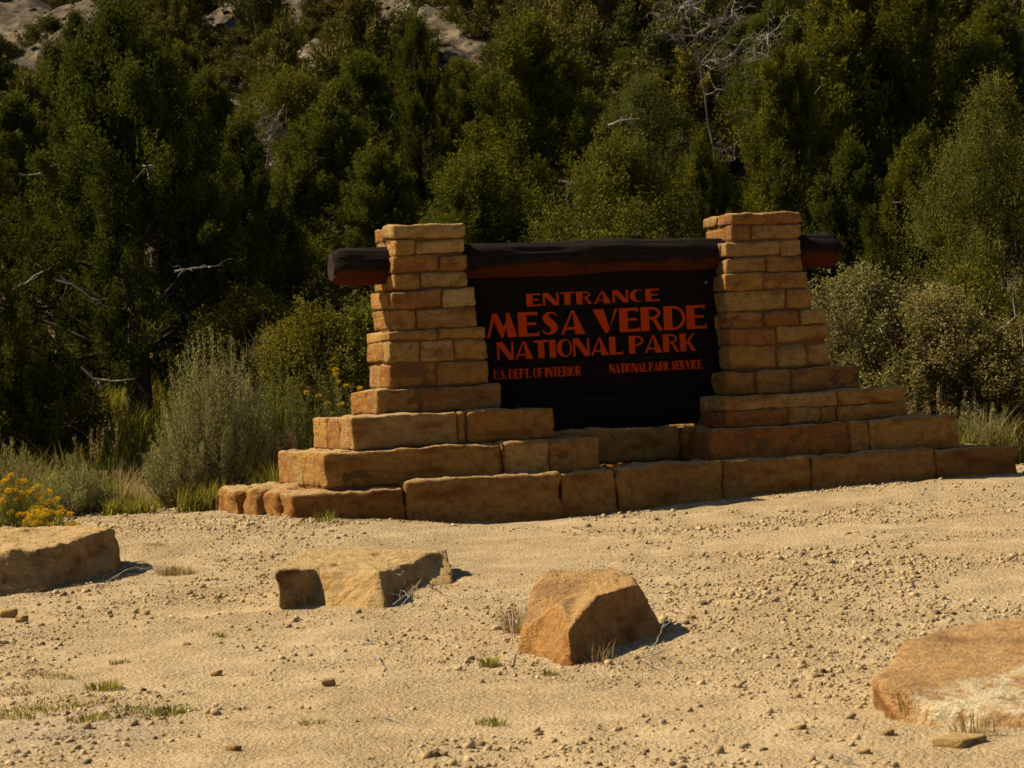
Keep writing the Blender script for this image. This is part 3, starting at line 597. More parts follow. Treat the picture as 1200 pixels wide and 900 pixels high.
# ------------------------------------------------------------------ plants: generators (numpy triangle soups)
def perp(d, g):
    r = g.normal(0, 1, d.shape); s = np.cross(d, r); return s / (np.linalg.norm(s, axis=1, keepdims=True) + 1e-9)
def leaves(c, d, L, W, g, quad=False):
    s = perp(d, g) * (W / 2)[:, None]; n = len(c); d = d * L[:, None]
    if quad:
        v = np.stack([c, c + d * .5 + s, c + d, c + d * .5 - s], 1).reshape(-1, 3); return v, np.arange(n * 4).reshape(n, 4)
    v = np.stack([c - s, c + s, c + d], 1).reshape(-1, 3); return v, np.arange(n * 3).reshape(n, 3)
def nrm(a): return a / (np.linalg.norm(a, axis=-1, keepdims=True) + 1e-9)
def crown_mesh(name, m, seed, H=4.5, Rm=1.5, tufts=330, per=210, tl=(.35, .7), tr=.16, up=.9, leafL=.052, leafW=.024, base=.12, pw=.75, lob=.35, gap=.3, quad=False, spread=.45, spires=0):
    g = np.random.default_rng(seed)
    t = base + (1 - base) * g.uniform(0, 1, tufts * 3) ** .85; a = g.uniform(0, 2 * math.pi, tufts * 3)
    prof = np.power(np.clip(np.sin(np.pi * np.clip((t - base) / (1 - base), 0, 1) ** pw * .96 + .12), 0.02, 1), .7)
    lobes = 1 + lob * noise(np.stack([np.cos(a) * 1.6, np.sin(a) * 1.6, t * 4.5], -1) + seed * 9.1, seed) + lob * .5 * noise(np.stack([np.cos(a) * 4, np.sin(a) * 4, t * 11], -1) + seed, seed + 1)
    k = g.uniform(.15, 1, len(t)) ** .55
    keep = noise(np.stack([np.cos(a) * 2.2, np.sin(a) * 2.2, t * 7], -1) + seed * 3.3, seed + 2) > -1 + gap * 2 * .9
    rr = Rm * prof * lobes * k; idx = np.where(keep)[0][:tufts]; t, a, rr, k = t[idx], a[idx], rr[idx], k[idx]; n = len(t)
    C = np.stack([np.cos(a) * rr, np.sin(a) * rr, t * H], -1)
    out = np.stack([np.cos(a), np.sin(a), 0 * a], -1)
    if spires:                                        # upright sub-crowns, each tapering to its own ragged point
        n = tufts; ns = spires; ts = base + .12 + (.88 - base) * g.uniform(0, 1, ns) ** .8; ts[0] = 1.0; ts[1] = .93
        pr_ = np.power(np.clip(np.sin(np.pi * np.clip((ts - base) / (1 - base), 0, 1) ** pw * .93 + .12), .02, 1), .7)
        sa_ = g.uniform(0, 2 * math.pi, ns); sr = Rm * pr_ * g.uniform(.35, .92, ns); sr[:2] *= .25; sh = g.uniform(.26, .42, ns) * H; sw = g.uniform(.26, .42, ns) * Rm
        which = g.choice(ns, n, p=(sh * sw) / (sh * sw).sum()); q = g.uniform(0, 1, n) ** .9; aa = g.uniform(0, 2 * math.pi, n)
        rad = sw[which] * (1 - q ** 1.6 * .93) * g.uniform(.15, 1, n) ** .5
        base_r = sr[which] * (1 - .25 * q)
        C = np.stack([np.cos(sa_[which]) * base_r + np.cos(aa) * rad, np.sin(sa_[which]) * base_r + np.sin(aa) * rad, np.maximum(base * H * .8, ts[which] * H - (1 - q) * sh[which])], -1)
        a = np.arctan2(C[:, 1], C[:, 0]); t = C[:, 2] / H; out = np.stack([np.cos(aa), np.sin(aa), 0 * aa], -1) * (1 - .6 * q)[:, None]
    ax = nrm(out * (1 - t * .45)[:, None] * .75 + np.array([0, 0, up]) + g.normal(0, .2, (n, 3)))
    ln = g.uniform(tl[0], tl[1], n); tn = g.uniform(0, 1, n)
    # leaves of each tuft
    s = g.uniform(0, 1, (n, per)); radial = g.normal(0, 1, (n, per, 3)); radial -= (radial * ax[:, None]).sum(-1, keepdims=True) * ax[:, None]; radial = nrm(radial)
    wd = tr * (np.sin(np.pi * np.clip(s * .8 + .18, 0, 1))) * g.uniform(.2, 1, (n, per)) ** .6
    # sub-clumps make the tuft ragged
    nb = 9; bi = g.integers(0, nb, (n, per)); boff = g.normal(0, tr * .38, (n, nb, 3)); bo = np.take_along_axis(boff, bi[..., None], 1)
    c = C[:, None] + ax[:, None] * ((s - .35) * ln[:, None])[..., None] + radial * wd[..., None] * .6 + bo * (.4 + s[..., None])
    d = nrm(ax[:, None] * .8 + radial * spread + g.normal(0, .45, (n, per, 3)))
    c = c.reshape(-1, 3); d = d.reshape(-1, 3); N = len(c)
    v, f = leaves(c, d, leafL * g.uniform(.6, 1.4, N), leafW * g.uniform(.7, 1.3, N), g, quad)
    tone = np.clip(np.repeat(tn, per) * .65 + s.ravel() * .35 * 1 + g.normal(0, .12, N), 0, 1)
    nv = 4 if quad else 3
    return mesh_np(name, v, f, nv, m, np.repeat(tone, nv)), C
def tube(path, radii, seg=6, v0=0):
    path = np.array(path, float); n = len(path); tg = nrm(np.gradient(path, axis=0)); ref = np.array([.3, .5, .8]); s = nrm(np.cross(tg, ref)); b = np.cross(tg, s)
    a = np.linspace(0, 2 * math.pi, seg, endpoint=False)
    v = path[:, None] + (s[:, None] * np.cos(a)[None, :, None] + b[:, None] * np.sin(a)[None, :, None]) * np.array(radii)[:, None, None]
    f = [(v0 + i * seg + j, v0 + i * seg + (j + 1) % seg, v0 + (i + 1) * seg + (j + 1) % seg, v0 + (i + 1) * seg + j) for i in range(n - 1) for j in range(seg)]
    return v.reshape(-1, 3), f
def tubes_mesh(name, tl, m, seg=6):
    V_, F_ = [], []; k = 0
    for p, r in tl: v, f = tube(p, r, seg, k); V_.append(v); F_ += f; k += len(v)
    return mesh_np(name, np.concatenate(V_), F_, 4, m, smooth=True)
def wob(p0, p1, n, amp, g):
    t = np.linspace(0, 1, n)[:, None]; p = np.array(p0) * (1 - t) + np.array(p1) * t; o = np.cumsum(g.normal(0, amp, (n, 3)), 0); o -= o[0]; return p + o * np.minimum(1, t * 2)
def trunk_mesh(name, H, C, seed, m, r=.11, limbs=26, bend=.04, lower=.12, stems=1):
    g = np.random.default_rng(seed); tl = []
    for s_ in range(stems):
        ang = g.uniform(0, 6.28); off = np.array([math.cos(ang), math.sin(ang), 0]) * (.25 if stems > 1 else 0)
        p = wob((off[0] * .3, off[1] * .3, -.25), (off[0] * 2.5, off[1] * 2.5, H * .88), 12, bend, g); tl.append((p, np.linspace(r * 1.15, .012, 12) * (1 if stems == 1 else .7)))
        for i in g.choice(len(C), min(len(C), limbs // stems), replace=False):
            q = C[i]; t0 = min(.9, max(lower, q[2] / H * .85)); a = p[int(t0 * 11)]
            b = wob(a, q, 7, .03, g); b[:, 2] -= np.sin(np.linspace(0, math.pi, 7)) * .12; tl.append((b, np.linspace(r * .33 * (1 - t0 * .6), .006, 7)))
    return tubes_mesh(name, tl, m)
def dead_twigs(H, C, seed, n=22):
    g = np.random.default_rng(seed); tl = []
    for i in g.choice(len(C), n, replace=False):
        q = C[i] * [1.0, 1.0, 1]; d = nrm(q * [1, 1, 0] + g.normal(0, .3, 3)); L = g.uniform(.25, .7)
        a = q - d * L * .4; b = wob(a, a + d * L + [0, 0, g.uniform(-.1, .3)], 7, .035, g); tl.append((b, np.linspace(.011, .003, 7)))
        for _ in range(2):
            k = g.integers(2, 6); e = b[k] + g.normal(0, .13, 3); tl.append((wob(b[k], e, 4, .02, g), np.linspace(.006, .002, 4)))
    return tubes_mesh('dead_twigs', tl, M['dead'], 4)
PROTO = {}
J_ = dict(up=1.15, tl=(.32, .75), tr=.115)
def proto(key, name, m, H, seed, trunk_kw={}, twigs=0, **kw):
    cm, C = crown_mesh('crown', m, seed, H=H, **kw); PROTO[key] = (name, H, kw.get('Rm', 1.5), cm, trunk_mesh('trunk', H, C, seed + 50, trunk_kw.pop('mat', M['bark']), **trunk_kw), dead_twigs(H, C, seed + 70, twigs) if twigs else None)
proto('jun1', 'juniper_tree', M['juniper'], 5.0, 11, dict(lower=.08), 14, tufts=560, per=270, spires=26, **J_)
proto('jun2', 'juniper_tree', M['juniper'], 4.6, 12, {}, 9, tufts=540, per=250, pw=.9, spires=22, **J_)
proto('jun3', 'juniper_tree', M['juniper'], 5.2, 13, {}, 9, tufts=540, per=250, pw=.65, Rm=1.4, spires=24, **J_)
proto('big', 'juniper_tree', M['juniper_dark'], 5.4, 14, dict(r=.16, limbs=34, lower=.3), 26, tufts=720, per=250, Rm=2.0, base=.16, pw=.72, spires=38, **J_)
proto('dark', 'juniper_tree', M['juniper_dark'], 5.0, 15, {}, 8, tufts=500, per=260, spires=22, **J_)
proto('pin1', 'pinyon_pine', M['pinyon'], 4.5, 16, {}, 10, tufts=430, per=210, up=.6, spread=1.1, leafL=.075, leafW=.022, tr=.17, lob=.5, gap=.38)
proto('olive', 'leafy_tree', M['olive'], 3.6, 17, dict(stems=3, r=.05), 8, tufts=400, per=190, up=.7, spread=.9, leafL=.045, leafW=.028, tr=.2, lob=.5, gap=.36, pw=.8, Rm=1.3)
proto('grey', 'leafy_tree', M['greyleaf'], 4.2, 18, dict(stems=3, r=.06), 12, tufts=430, per=190, up=.5, spread=1.2, leafL=.038, leafW=.024, tr=.2, lob=.55, gap=.4, Rm=1.4)
proto('mah', 'dry_leaf_bush', M['mahogany'], 1.9, 19, dict(stems=5, r=.02, mat=M['stem'], bend=.03), 14, tufts=360, per=130, up=.9, spread=1.3, leafL=.034, leafW=.02, tr=.13, lob=.6, gap=.3, Rm=1.0, base=.02, tl=(.2, .45), quad=True)
proto('oak', 'green_bush', M['olive'], 1.7, 20, dict(stems=4, r=.02, mat=M['stem']), 10, tufts=260, per=130, up=.7, spread=1.3, leafL=.04, leafW=.025, tr=.14, lob=.4, gap=.3, Rm=.9, base=.02, tl=(.2, .45), quad=True)
proto('far1', 'hillside_shrub', M['far'], 2.0, 21, dict(limbs=8, r=.05), 0, tufts=150, per=100, Rm=1.0, leafL=.10, leafW=.045, tr=.17, base=.03, lob=.5, gap=.3)
proto('far2', 'hillside_juniper', M['far'], 3.4, 22, dict(limbs=10), 0, tufts=220, per=120, Rm=1.1, leafL=.10, leafW=.042, tr=.17, base=.08, spires=10)
first = {}
def plant(key, px, depth, top_py, width_px, label, cat, group=None, rz=None, plain=False, xy=None, h=None):
    name, H, Rm, cm, tm, dm = PROTO[key]
    p = at(px, depth) if xy is None else np.array([xy[0], xy[1], gz(*xy)])
    if h is None: h = P(px, top_py, depth)[2] - p[2]
    wd = width_px / F_PX * depth / (2 * Rm)
    if key in first and not plain: r = copy_tree(first[key])
    else:
        r = empty(name, (0, 0, 0)); first[key] = r
        link('trunk', tm, r); tag(link('crown', cm, r), kind='stuff')
        if dm: tag(link('dead_twigs', dm, r), kind='stuff')
    r.location = (p[0], p[1], p[2] - .05); r.rotation_euler = (0, 0, random.uniform(0, 6.28) if rz is None else rz); r.scale = (wd, wd, h / H)
    for k_ in ('label', 'category', 'group'):
        if k_ in r: del r[k_]
    tag(r, label, cat, group); return r
TREES = [
 ('dark', -40, 32, 100, 240, 'dark shadowed juniper cut off by the left edge of the photo'),
 ('big', 165, 34, 15, 390, 'largest dark juniper at the left with a bare lower trunk and dead limbs'),
 ('dark', 292, 36.5, 150, 170, 'dark juniper dome directly right of the big left juniper'),
 ('jun2', 395, 41, 120, 210, 'olive juniper above and left of the left pillar'),
 ('olive', 350, 47, 95, 150, 'yellowish open-crowned tree higher up behind the left pillar'),
 ('jun3', 455, 37, 175, 180, 'mid-green juniper just behind the left pillar top'),
 ('dark', 505, 47, 28, 130, 'narrow dark juniper left of the central dome-shaped juniper'),
 ('jun1', 640, 42, 30, 270, 'full round-topped juniper at the centre above the log beam'),
 ('pin1', 565, 35, 195, 190, 'low bristly pinyon behind the left half of the log beam'),
 ('olive', 735, 34, 180, 190, 'light olive leafy tree just behind the right half of the log beam'),
 ('grey', 765, 47, 100, 130, 'pale grey-green tree beside the dead snag'),
 ('jun2', 835, 36, 165, 150, 'yellow-green juniper below the dead snag, left of the right pillar'),
 ('jun3', 935, 38, 60, 190, 'green juniper rising directly behind the right pillar'),
 ('jun1', 1025, 42, -70, 290, 'tallest juniper on the right, reaching out of the top of the photo'),
 ('dark', 1010, 35.5, 175, 180, 'rounded juniper just right of the right end of the log beam'),
 ('jun2', 1095, 35, 160, 180, 'juniper between the rounded one and the right edge tree'),
 ('grey', 1185, 32.5, 110, 170, 'pale grey-green tree at the right edge above the dry bushes'),
 ('pin1', 1165, 42, 60, 170, 'bristly pinyon behind the right edge tree'),
 ('jun3', 25, 43, 115, 220, 'green juniper behind the big one at the upper left'),
 ('jun2', 250, 48, 88, 150, 'olive juniper on the slope above the big left juniper'),
 ('pin1', 430, 50, 72, 150, 'pinyon on the slope below the bare pale earth'),
 ('pin1', 330, 37, 260, 150, 'low pinyon in shade left of the log end'),
 ('oak', 700, 31.5, 300, 200, 'green bush hidden mostly behind the sign board'),
 ('jun1', 740, 58, 60, 150, 'juniper on the slope left of the dead snag'),
 ('jun3', 890, 55, 20, 160, 'juniper on the slope right of the dead snag'),
 ('dark', 590, 60, 60, 120, 'dark juniper on the slope behind the central juniper'),
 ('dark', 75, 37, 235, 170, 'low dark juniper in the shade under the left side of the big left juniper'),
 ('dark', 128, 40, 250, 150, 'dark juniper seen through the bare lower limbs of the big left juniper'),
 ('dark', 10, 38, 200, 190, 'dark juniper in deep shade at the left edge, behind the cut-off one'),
 ('jun1', 415, 54, 85, 150, 'juniper on the slope above the left pillar, left of the narrow dark one'),
 ('jun3', 545, 53, 70, 130, 'juniper between the narrow dark one and the central dome-shaped one'),
 ('jun2', 695, 50, 110, 140, 'juniper just right of the central dome-shaped one'),
 ('jun3', 320, 55, 85, 130, 'juniper on the slope above the small dead snag'),
 ('jun1', 215, 58, 55, 130, 'juniper peeping out right of the top of the big left juniper'),
 ('jun2', 60, 56, 80, 150, 'juniper on the slope at the upper left below the bare rock'),
 ('jun1', 800, 55, 75, 140, 'juniper on the slope behind the dead snag'),
 ('jun3', 1090, 50, -20, 170, 'juniper high on the right beside the tallest one'),
 ('jun2', 1170, 52, 10, 180, 'juniper at the upper right corner'),
 ('jun1', 930, 50, -10, 180, 'juniper high on the slope between dead snag and tallest juniper'),
 ('dark', 100, 62, 20, 110, 'slim juniper high on the slope above the big left juniper'),
]
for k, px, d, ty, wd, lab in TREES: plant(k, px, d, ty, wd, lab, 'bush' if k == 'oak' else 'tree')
BUSH = [
 ('mah', 1015, 30.5, 330, 230, 'dense tan-leaved bush right beside the right pillar'), ('mah', 1105, 30.2, 350, 230, 'tan-leaved bush at the right behind the end of the plinth'),
 ('mah', 1195, 30, 385, 210, 'dry leafy bush at the right edge'), ('oak', 1150, 31.5, 330, 150, 'greener bush behind the tan ones near the right edge'),
 ('oak', 375, 31, 370, 160, 'reddish-green leafy bush left of the left pillar'), ('mah', 330, 31.5, 395, 110, 'sparse tan bush between the sagebrush and the left pillar'),
 ('oak', 300, 33, 350, 170, 'dark green bush behind the sagebrush'), ('oak', 440, 32, 360, 150, 'green bush right behind the left pillar'),
 ('oak', 60, 33, 440, 150, 'low bush in the shade at the left edge'), ('oak', 900, 32, 320, 190, 'bush hidden behind the right pillar'), ]
for k, px, d, ty, wd, lab in BUSH: plant(k, px, d, ty, wd, lab, 'bush')
# trees standing outside the frame on the left: their shade falls across the left of the picture
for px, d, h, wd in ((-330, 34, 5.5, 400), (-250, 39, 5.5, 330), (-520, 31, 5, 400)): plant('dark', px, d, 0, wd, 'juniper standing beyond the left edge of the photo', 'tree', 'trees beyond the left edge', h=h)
for k_, (px, d, h, wd) in enumerate(((1330, 34, 4.4, 260), (1420, 38, 5, 300), (1540, 33, 4.2, 280), (1300, 42, 5, 260), (1480, 46, 5, 260), (1640, 40, 4.8, 300), (1700, 48, 5, 260), (-420, 46, 5, 260), (-640, 40, 4.8, 300), (-180, 50, 4.8, 240), (-780, 47, 5, 300))):
    plant(('jun1', 'jun3', 'olive', 'jun2', 'dark', 'jun3')[k_ % 6], px, d, 0, wd, 'juniper or leafy tree standing beyond the frame, past the side of the photo', 'tree', 'trees beyond the frame', h=h)
# hillside scatter
g = np.random.default_rng(99); spots = []
def bare(px, py):
    for (x0, y0, x1, y1) in ((-10, -20, 115, 22), (25, 20, 70, 70), (235, -20, 300, 52), (320, -20, 410, 56), (430, -20, 560, 12), (600, -20, 640, 14), (490, 12, 535, 28)):
        if x0 < px < x1 and y0 < py < y1: return True
    return False
tries = 0
while len(spots) < 400 and tries < 16000:
    tries += 1; d = g.uniform(47, 135) if g.uniform() < .55 else g.uniform(47, 95); px = g.uniform(-80, 1280); p = at(px, d)
    r = (p - [0, 0, EYE]); py = 450 - 10 - r[2] / r[1] * F_PX - (px - 600) * .05
    if any((p[0] - q[0]) ** 2 + (p[1] - q[1]) ** 2 < 1.2 ** 2 for q in spots): continue
    big = g.uniform() < .42; hp = (3.4 if big else 1.2) * F_PX / d
    if any(bare(px, py - k_ * hp) for k_ in (.1, .5, .95)) and g.uniform() < (.985 if big else .55): continue
    spots.append(p)
    h = g.uniform(2.4, 4.2) if big else g.uniform(.5, 1.6); wdm = g.uniform(1.7, 2.8) if big else g.uniform(.8, 2.2)
    key = 'far2' if big else 'far1'
    plant(key, 0, d, 0, wdm * F_PX / d, 'small juniper among many on the upper hillside' if big else 'low rounded shrub among many on the upper hillside', 'tree' if big else 'shrub',
          'junipers scattered over the hillside' if big else 'shrubs scattered over the hillside', xy=(p[0], p[1]), h=h)
# ------------------------------------------------------------------ dead snag
def snag(px, depth, top_py, label, seed, lean=0., nb=16, spread=1., r0=.055):
    g = np.random.default_rng(seed); p = at(px, depth); H = P(px, top_py, depth)[2] - p[2]; r = empty('dead_tree', p); tag(r, label, 'dead tree')
    tr = wob((0, 0, -.2), (lean, 0, H), 16, .045, g); link('trunk', tubes_mesh('trunk', [(tr, np.linspace(r0, .006, 16) * np.linspace(1, .6, 16))], M['greywood']), r)
    for b in range(nb):
        k = int(g.integers(9, 16)); a = tr[min(k, 15)]; ang = g.choice([0, math.pi]) + g.normal(0, .8); L = g.uniform(.45, 1.25) * (1.3 - k / 16) * spread
        e = a + np.array([math.cos(ang) * L, math.sin(ang) * L, g.uniform(-.1, 1.0) * L]); pth = wob(a, e, 11, .04, g); tl = [(pth, np.linspace(.016, .003, 11))]
        for _ in range(9):
            j = int(g.integers(2, 10)); q = pth[j]; e2 = q + g.normal(0, .2, 3) + [0, 0, .08]; p2 = wob(q, e2, 7, .028, g); tl.append((p2, np.linspace(.006, .0015, 7)))
            for _ in range(3): jj = int(g.integers(2, 6)); tl.append((wob(p2[jj], p2[jj] + g.normal(0, .1, 3), 4, .02, g), np.linspace(.0035, .001, 4)))
        link('branch', tubes_mesh('branch', tl, M['greywood'] if b % 3 else M['dead'], 4), r)
    return r
snag(862, 37, -40, 'bare bleached dead tree with many fine branches above the right end of the board', 5, lean=-.15, nb=15, spread=1.5)
snag(905, 39, 0, 'thin leaning dead stem just right of the bigger dead tree', 6, lean=.35, nb=6, spread=.3, r0=.03)
snag(325, 43, 130, 'small dead branching snag above the shaded juniper dome', 8, lean=-.1, nb=9, spread=.5)
# bare fallen or jutting limbs
def limb(pts, r0, label, name='dead_branch', side=6, seed=1):
    g = np.random.default_rng(seed); p = np.array([P(*q) for q in pts]); o = p.mean(0); t = np.linspace(0, len(p) - 1, 14)
    q = np.stack([np.interp(t, range(len(p)), p[:, k]) for k in range(3)], -1) - o; q += g.normal(0, .004, q.shape); tl = [(q, np.linspace(r0, r0 * .3, 14))]
    for _ in range(side): j = g.integers(3, 12); tl.append((wob(q[j], q[j] + g.normal(0, .12, 3), 5, .015, g), np.linspace(r0 * .4, .002, 5)))
    o_ = link(name, tubes_mesh(name, tl, M['dead'], 5), None, o); return tag(o_, label, 'branch')
limb([(95, 430, 32), (110, 444, 32), (135, 447, 32), (158, 444, 32.2)], .02, 'curved white dead branch left of the big juniper trunk', seed=1)
limb([(65, 328, 31.6), (85, 333, 31.6), (105, 348, 31.8), (126, 360, 32)], .018, 'sunlit dead branch in the crown of the big left juniper', seed=2)
limb([(712, 148, 38.5), (725, 142, 38.5), (750, 139, 38.8)], .025, 'grey dead limb poking out right of the central juniper', seed=3)
limb([(655, 212, 38), (668, 214, 38), (682, 216, 38.2)], .02, 'short white dead limb low in the central juniper', seed=4)
limb([(205, 318, 32), (225, 314, 32), (262, 311, 32.3)], .014, 'thin pale dead limb right of the big juniper trunk', seed=5)
# ------------------------------------------------------------------ sagebrush, rabbitbrush, grasses
def wand_bush(name, p, H, W, n, per, m, g, leafL=.03, leafW=.008, flowers=None, fl_r=.035, lean=0.):
    """many upright wands from the root, each set with small leaves"""
    r = empty(name, p); tl = []; cc, dd, tt = [], [], []; fc = []
    for i in range(n):
        a = g.uniform(0, 6.28); s = math.sqrt(g.uniform()); h = H * (1 - .45 * s ** 2) * g.uniform(.55, 1.14)
        e = np.array([math.cos(a) * s * W / 2 + lean * h, math.sin(a) * s * W / 2, h]); b = np.array([math.cos(a) * s * W * .12, math.sin(a) * s * W * .12, -.03])
        mid = (b + e) / 2 + np.array([math.cos(a), math.sin(a), 0]) * W * .10 * s; t = np.linspace(0, 1, 8)[:, None]
        pth = b * (1 - t) ** 2 + 2 * mid * t * (1 - t) + e * t ** 2 + g.normal(0, .006, (8, 3)); tl.append((pth, np.linspace(.007, .002, 8)))
        u = g.uniform(.3, 1, per) ** .8; q = np.stack([np.interp(u, t[:, 0], pth[:, k]) for k in range(3)], -1); d0 = nrm(e - mid)
        sp = .035 * (1.15 - u)[:, None]; cc.append(q + g.normal(0, 1, (per, 3)) * (sp + .006)); dd.append(nrm(d0 + g.normal(0, .4, (per, 3)))); tt.append(np.full(per, g.uniform(0, 1)) * .6 + g.uniform(0, .4, per))
        if flowers: fc.append(e)
    c = np.concatenate(cc); d = np.concatenate(dd); N = len(c); v, f = leaves(c, d, leafL * g.uniform(.6, 1.4, N), leafW * g.uniform(.7, 1.3, N), g)
    tag(link('stems', tubes_mesh('stems', tl, M['stem'], 4), r), kind='stuff'); tag(link('foliage', mesh_np('foliage', v, f, 3, m, np.repeat(np.concatenate(tt), 3)), r), kind='stuff')
    if flowers:
        for q in fc:
            if g.uniform() > flowers: continue
            k = 90; dd_ = nrm(g.normal(0, 1, (k, 3)) + [0, 0, .5]); cc_ = dd_ * fl_r * g.uniform(.3, 1.1, (k, 1)) * [1, 1, .6]; v, f = leaves(cc_, dd_, np.full(k, .012), np.full(k, .009), g)
            link('flower_head', mesh_np('flower_head', v, f, 3, M['flower'], np.repeat(g.uniform(0, 1, k), 3)), r, q)
    return r
g = np.random.default_rng(42)
tag(wand_bush('sagebrush', at(258, 27.9), 1.8, 1.25, 260, 170, M['sage'], g), 'tall silvery sagebrush growing left of the stone steps', 'shrub')
tag(wand_bush('sagebrush', at(210, 27.6), .95, .8, 120, 130, M['sage'], g), 'lower silvery sagebrush spreading on the left foot of the tall one', 'shrub')
tag(wand_bush('sagebrush', at(330, 28.9), 1.5, 1.0, 170, 150, M['rabbit'], g), 'darker green upright shrub between tall sagebrush and left pillar', 'shrub')
tag(wand_bush('sagebrush', at(78, 27.0), .62, .75, 60, 120, M['sage'], g), 'small grey sagebrush behind the yellow flowers', 'shrub')
tag(wand_bush('sagebrush', at(110, 27.4), .42, .4, 40, 100, M['sage'], g), 'smallest grey sagebrush right of the yellow flowers', 'shrub')
tag(wand_bush('sagebrush', at(8, 29.5), .8, .9, 80, 100, M['sage'], g), 'shaded grey-green sagebrush at the left edge', 'shrub')
tag(wand_bush('rabbitbrush', at(22, 23.2), .50, .75, 75, 90, M['rabbit'], g, flowers=.9), 'yellow-flowering rabbitbrush at the left edge behind the boulder', 'flowering shrub')
tag(wand_bush('rabbitbrush', at(58, 22.6), .28, .55, 45, 70, M['rabbit'], g, flowers=.9), 'low yellow-flowering rabbitbrush touching the back of the left edge boulder', 'flowering shrub')
tag(wand_bush('rabbitbrush', at(396, 29.2), 1.35, 1.0, 150, 120, M['rabbit'], g, flowers=.3), 'rabbitbrush with faded yellow flowers just left of the left pillar', 'flowering shrub')
tag(wand_bush('rabbitbrush', at(1150, 29.0), .75, .9, 80, 100, M['sage'], g), 'pale dry shrub behind the right end of the plinth', 'shrub')
tag(wand_bush('rabbitbrush', at(1070, 29.3), .7, .8, 70, 100, M['mahogany'], g), 'tan twiggy shrub behind the right steps', 'shrub')
def blades(n, area, hr, m, name, label, seed, wd=.006, cat='grass', clump=None, bend=1.1):
    g = np.random.default_rng(seed); x, y = area(g, n); n = len(x); z = ground(x, y, False); h = g.uniform(*hr, n) ** 1.0 * (1 + .75 * fbm(np.stack([x * 1.7, y * 1.7, x * 0 + seed], -1), 55, 2)); h = np.maximum(h, .03); a = g.uniform(0, 6.28, n); b = g.uniform(.05, bend, n) * h
    dx, dy = np.cos(a), np.sin(a); s = np.stack([-dy, dx, 0 * dx], -1) * wd * g.uniform(.6, 1.3, (n, 1))
    b0 = np.stack([x, y, z - .01], -1); b1 = b0 + np.stack([dx * b * .3, dy * b * .3, h * .6], -1); b2 = b0 + np.stack([dx * b, dy * b, h], -1)
    v = np.stack([b0 - s, b0 + s, b1 + s * .8, b1 - s * .8, b2], 1).reshape(-1, 3); k = np.arange(n)[:, None] * 5
    f = np.concatenate([k + [0, 1, 2], k + [0, 2, 3], k + [3, 2, 4]]); o = link(name, mesh_np(name, v, f, 3, m, np.repeat(g.uniform(0, 1, n), 5)))
    return tag(o, label, cat, None, 'stuff')
def strip_area(px0, px1, d0, d1, clump=.5):
    def f(g, n):
        px = g.uniform(px0, px1, n); d = g.uniform(d0, d1, n); x = (px - 600) / F_PX * d; y = d
        k = fbm(np.stack([x * 2.2, y * 2.2, x * 0], -1), 77, 2) > -clump; u, v = uv_of(x, y); k &= ~((u > -.1) & (u < 7.8) & (v > -.05) & (v < 2.6)); return x[k], y[k]
    return f
blades(22000, strip_area(20, 330, 26.4, 29.5, -.02), (.05, .34), M['grass'], 'green_grass', 'yellow-green grass along the left edge of the gravel', 1)
blades(11000, strip_area(-60, 340, 26.6, 30.5, .1), (.06, .42), M['dry'], 'dry_grass', 'straw-coloured dry grass at the foot of the sagebrush', 2, wd=.004)
blades(18000, strip_area(-100, 420, 30, 39, .4), (.15, .5), M['grass'], 'meadow_grass', 'dim green grass under the left junipers', 3, wd=.007)
blades(7000, strip_area(1010, 1300, 28.5, 31, .1), (.1, .45), M['dry'], 'tall_dry_grass', 'tan dry grass behind the right end of the plinth', 4, wd=.0045)
blades(12000, strip_area(1000, 1300, 28.3, 32, .3), (.1, .4), M['grass'], 'green_undergrowth', 'green grass among the bushes at the right', 5, wd=.006)
def seed_grass(px, d, n, h, label, seed):
    g = np.random.default_rng(seed); p = at(px, d); r = empty('seed_grass', p); tag(r, label, 'grass'); tl = []; C_, D_ = [], []
    for i in range(n):
        e = np.array([g.normal(0, .22), g.normal(0, .15), h * g.uniform(.7, 1.1)]); b = np.array([e[0] * .6, e[1] * .6, -.02]); q = wob(b, e, 6, .008, g); tl.append((q, np.linspace(.003, .002, 6)))
        k = 45; u = g.uniform(.68, 1, k)[:, None]; C_.append(b * (1 - u) + e * u + g.normal(0, .011, (k, 3))); D_.append(nrm(g.normal(0, .4, (k, 3)) + [0, 0, 1]))
    c = np.concatenate(C_); dd = np.concatenate(D_); v, f = leaves(c, dd, np.full(len(c), .03), np.full(len(c), .008), g)
    tag(link('stalks', tubes_mesh('stalks', tl, M['dry'], 3), r), kind='stuff'); tag(link('seed_heads', mesh_np('seed_heads', v, f, 3, M['dry'], np.repeat(g.uniform(0, 1, len(c)), 3)), r), kind='stuff')
seed_grass(338, 28.0, 22, .78, 'tan seed-headed grass standing against the left end of the steps', 1)
seed_grass(312, 28.2, 14, .62, 'shorter seed-headed grass between the sagebrush and the steps', 2)
seed_grass(100, 28.2, 9, .95, 'few tall brown dry stalks in front of the shaded left meadow', 3)
seed_grass(1090, 28.9, 20, .85, 'dry seed-headed grass among the tan bushes right of the pillar', 4)
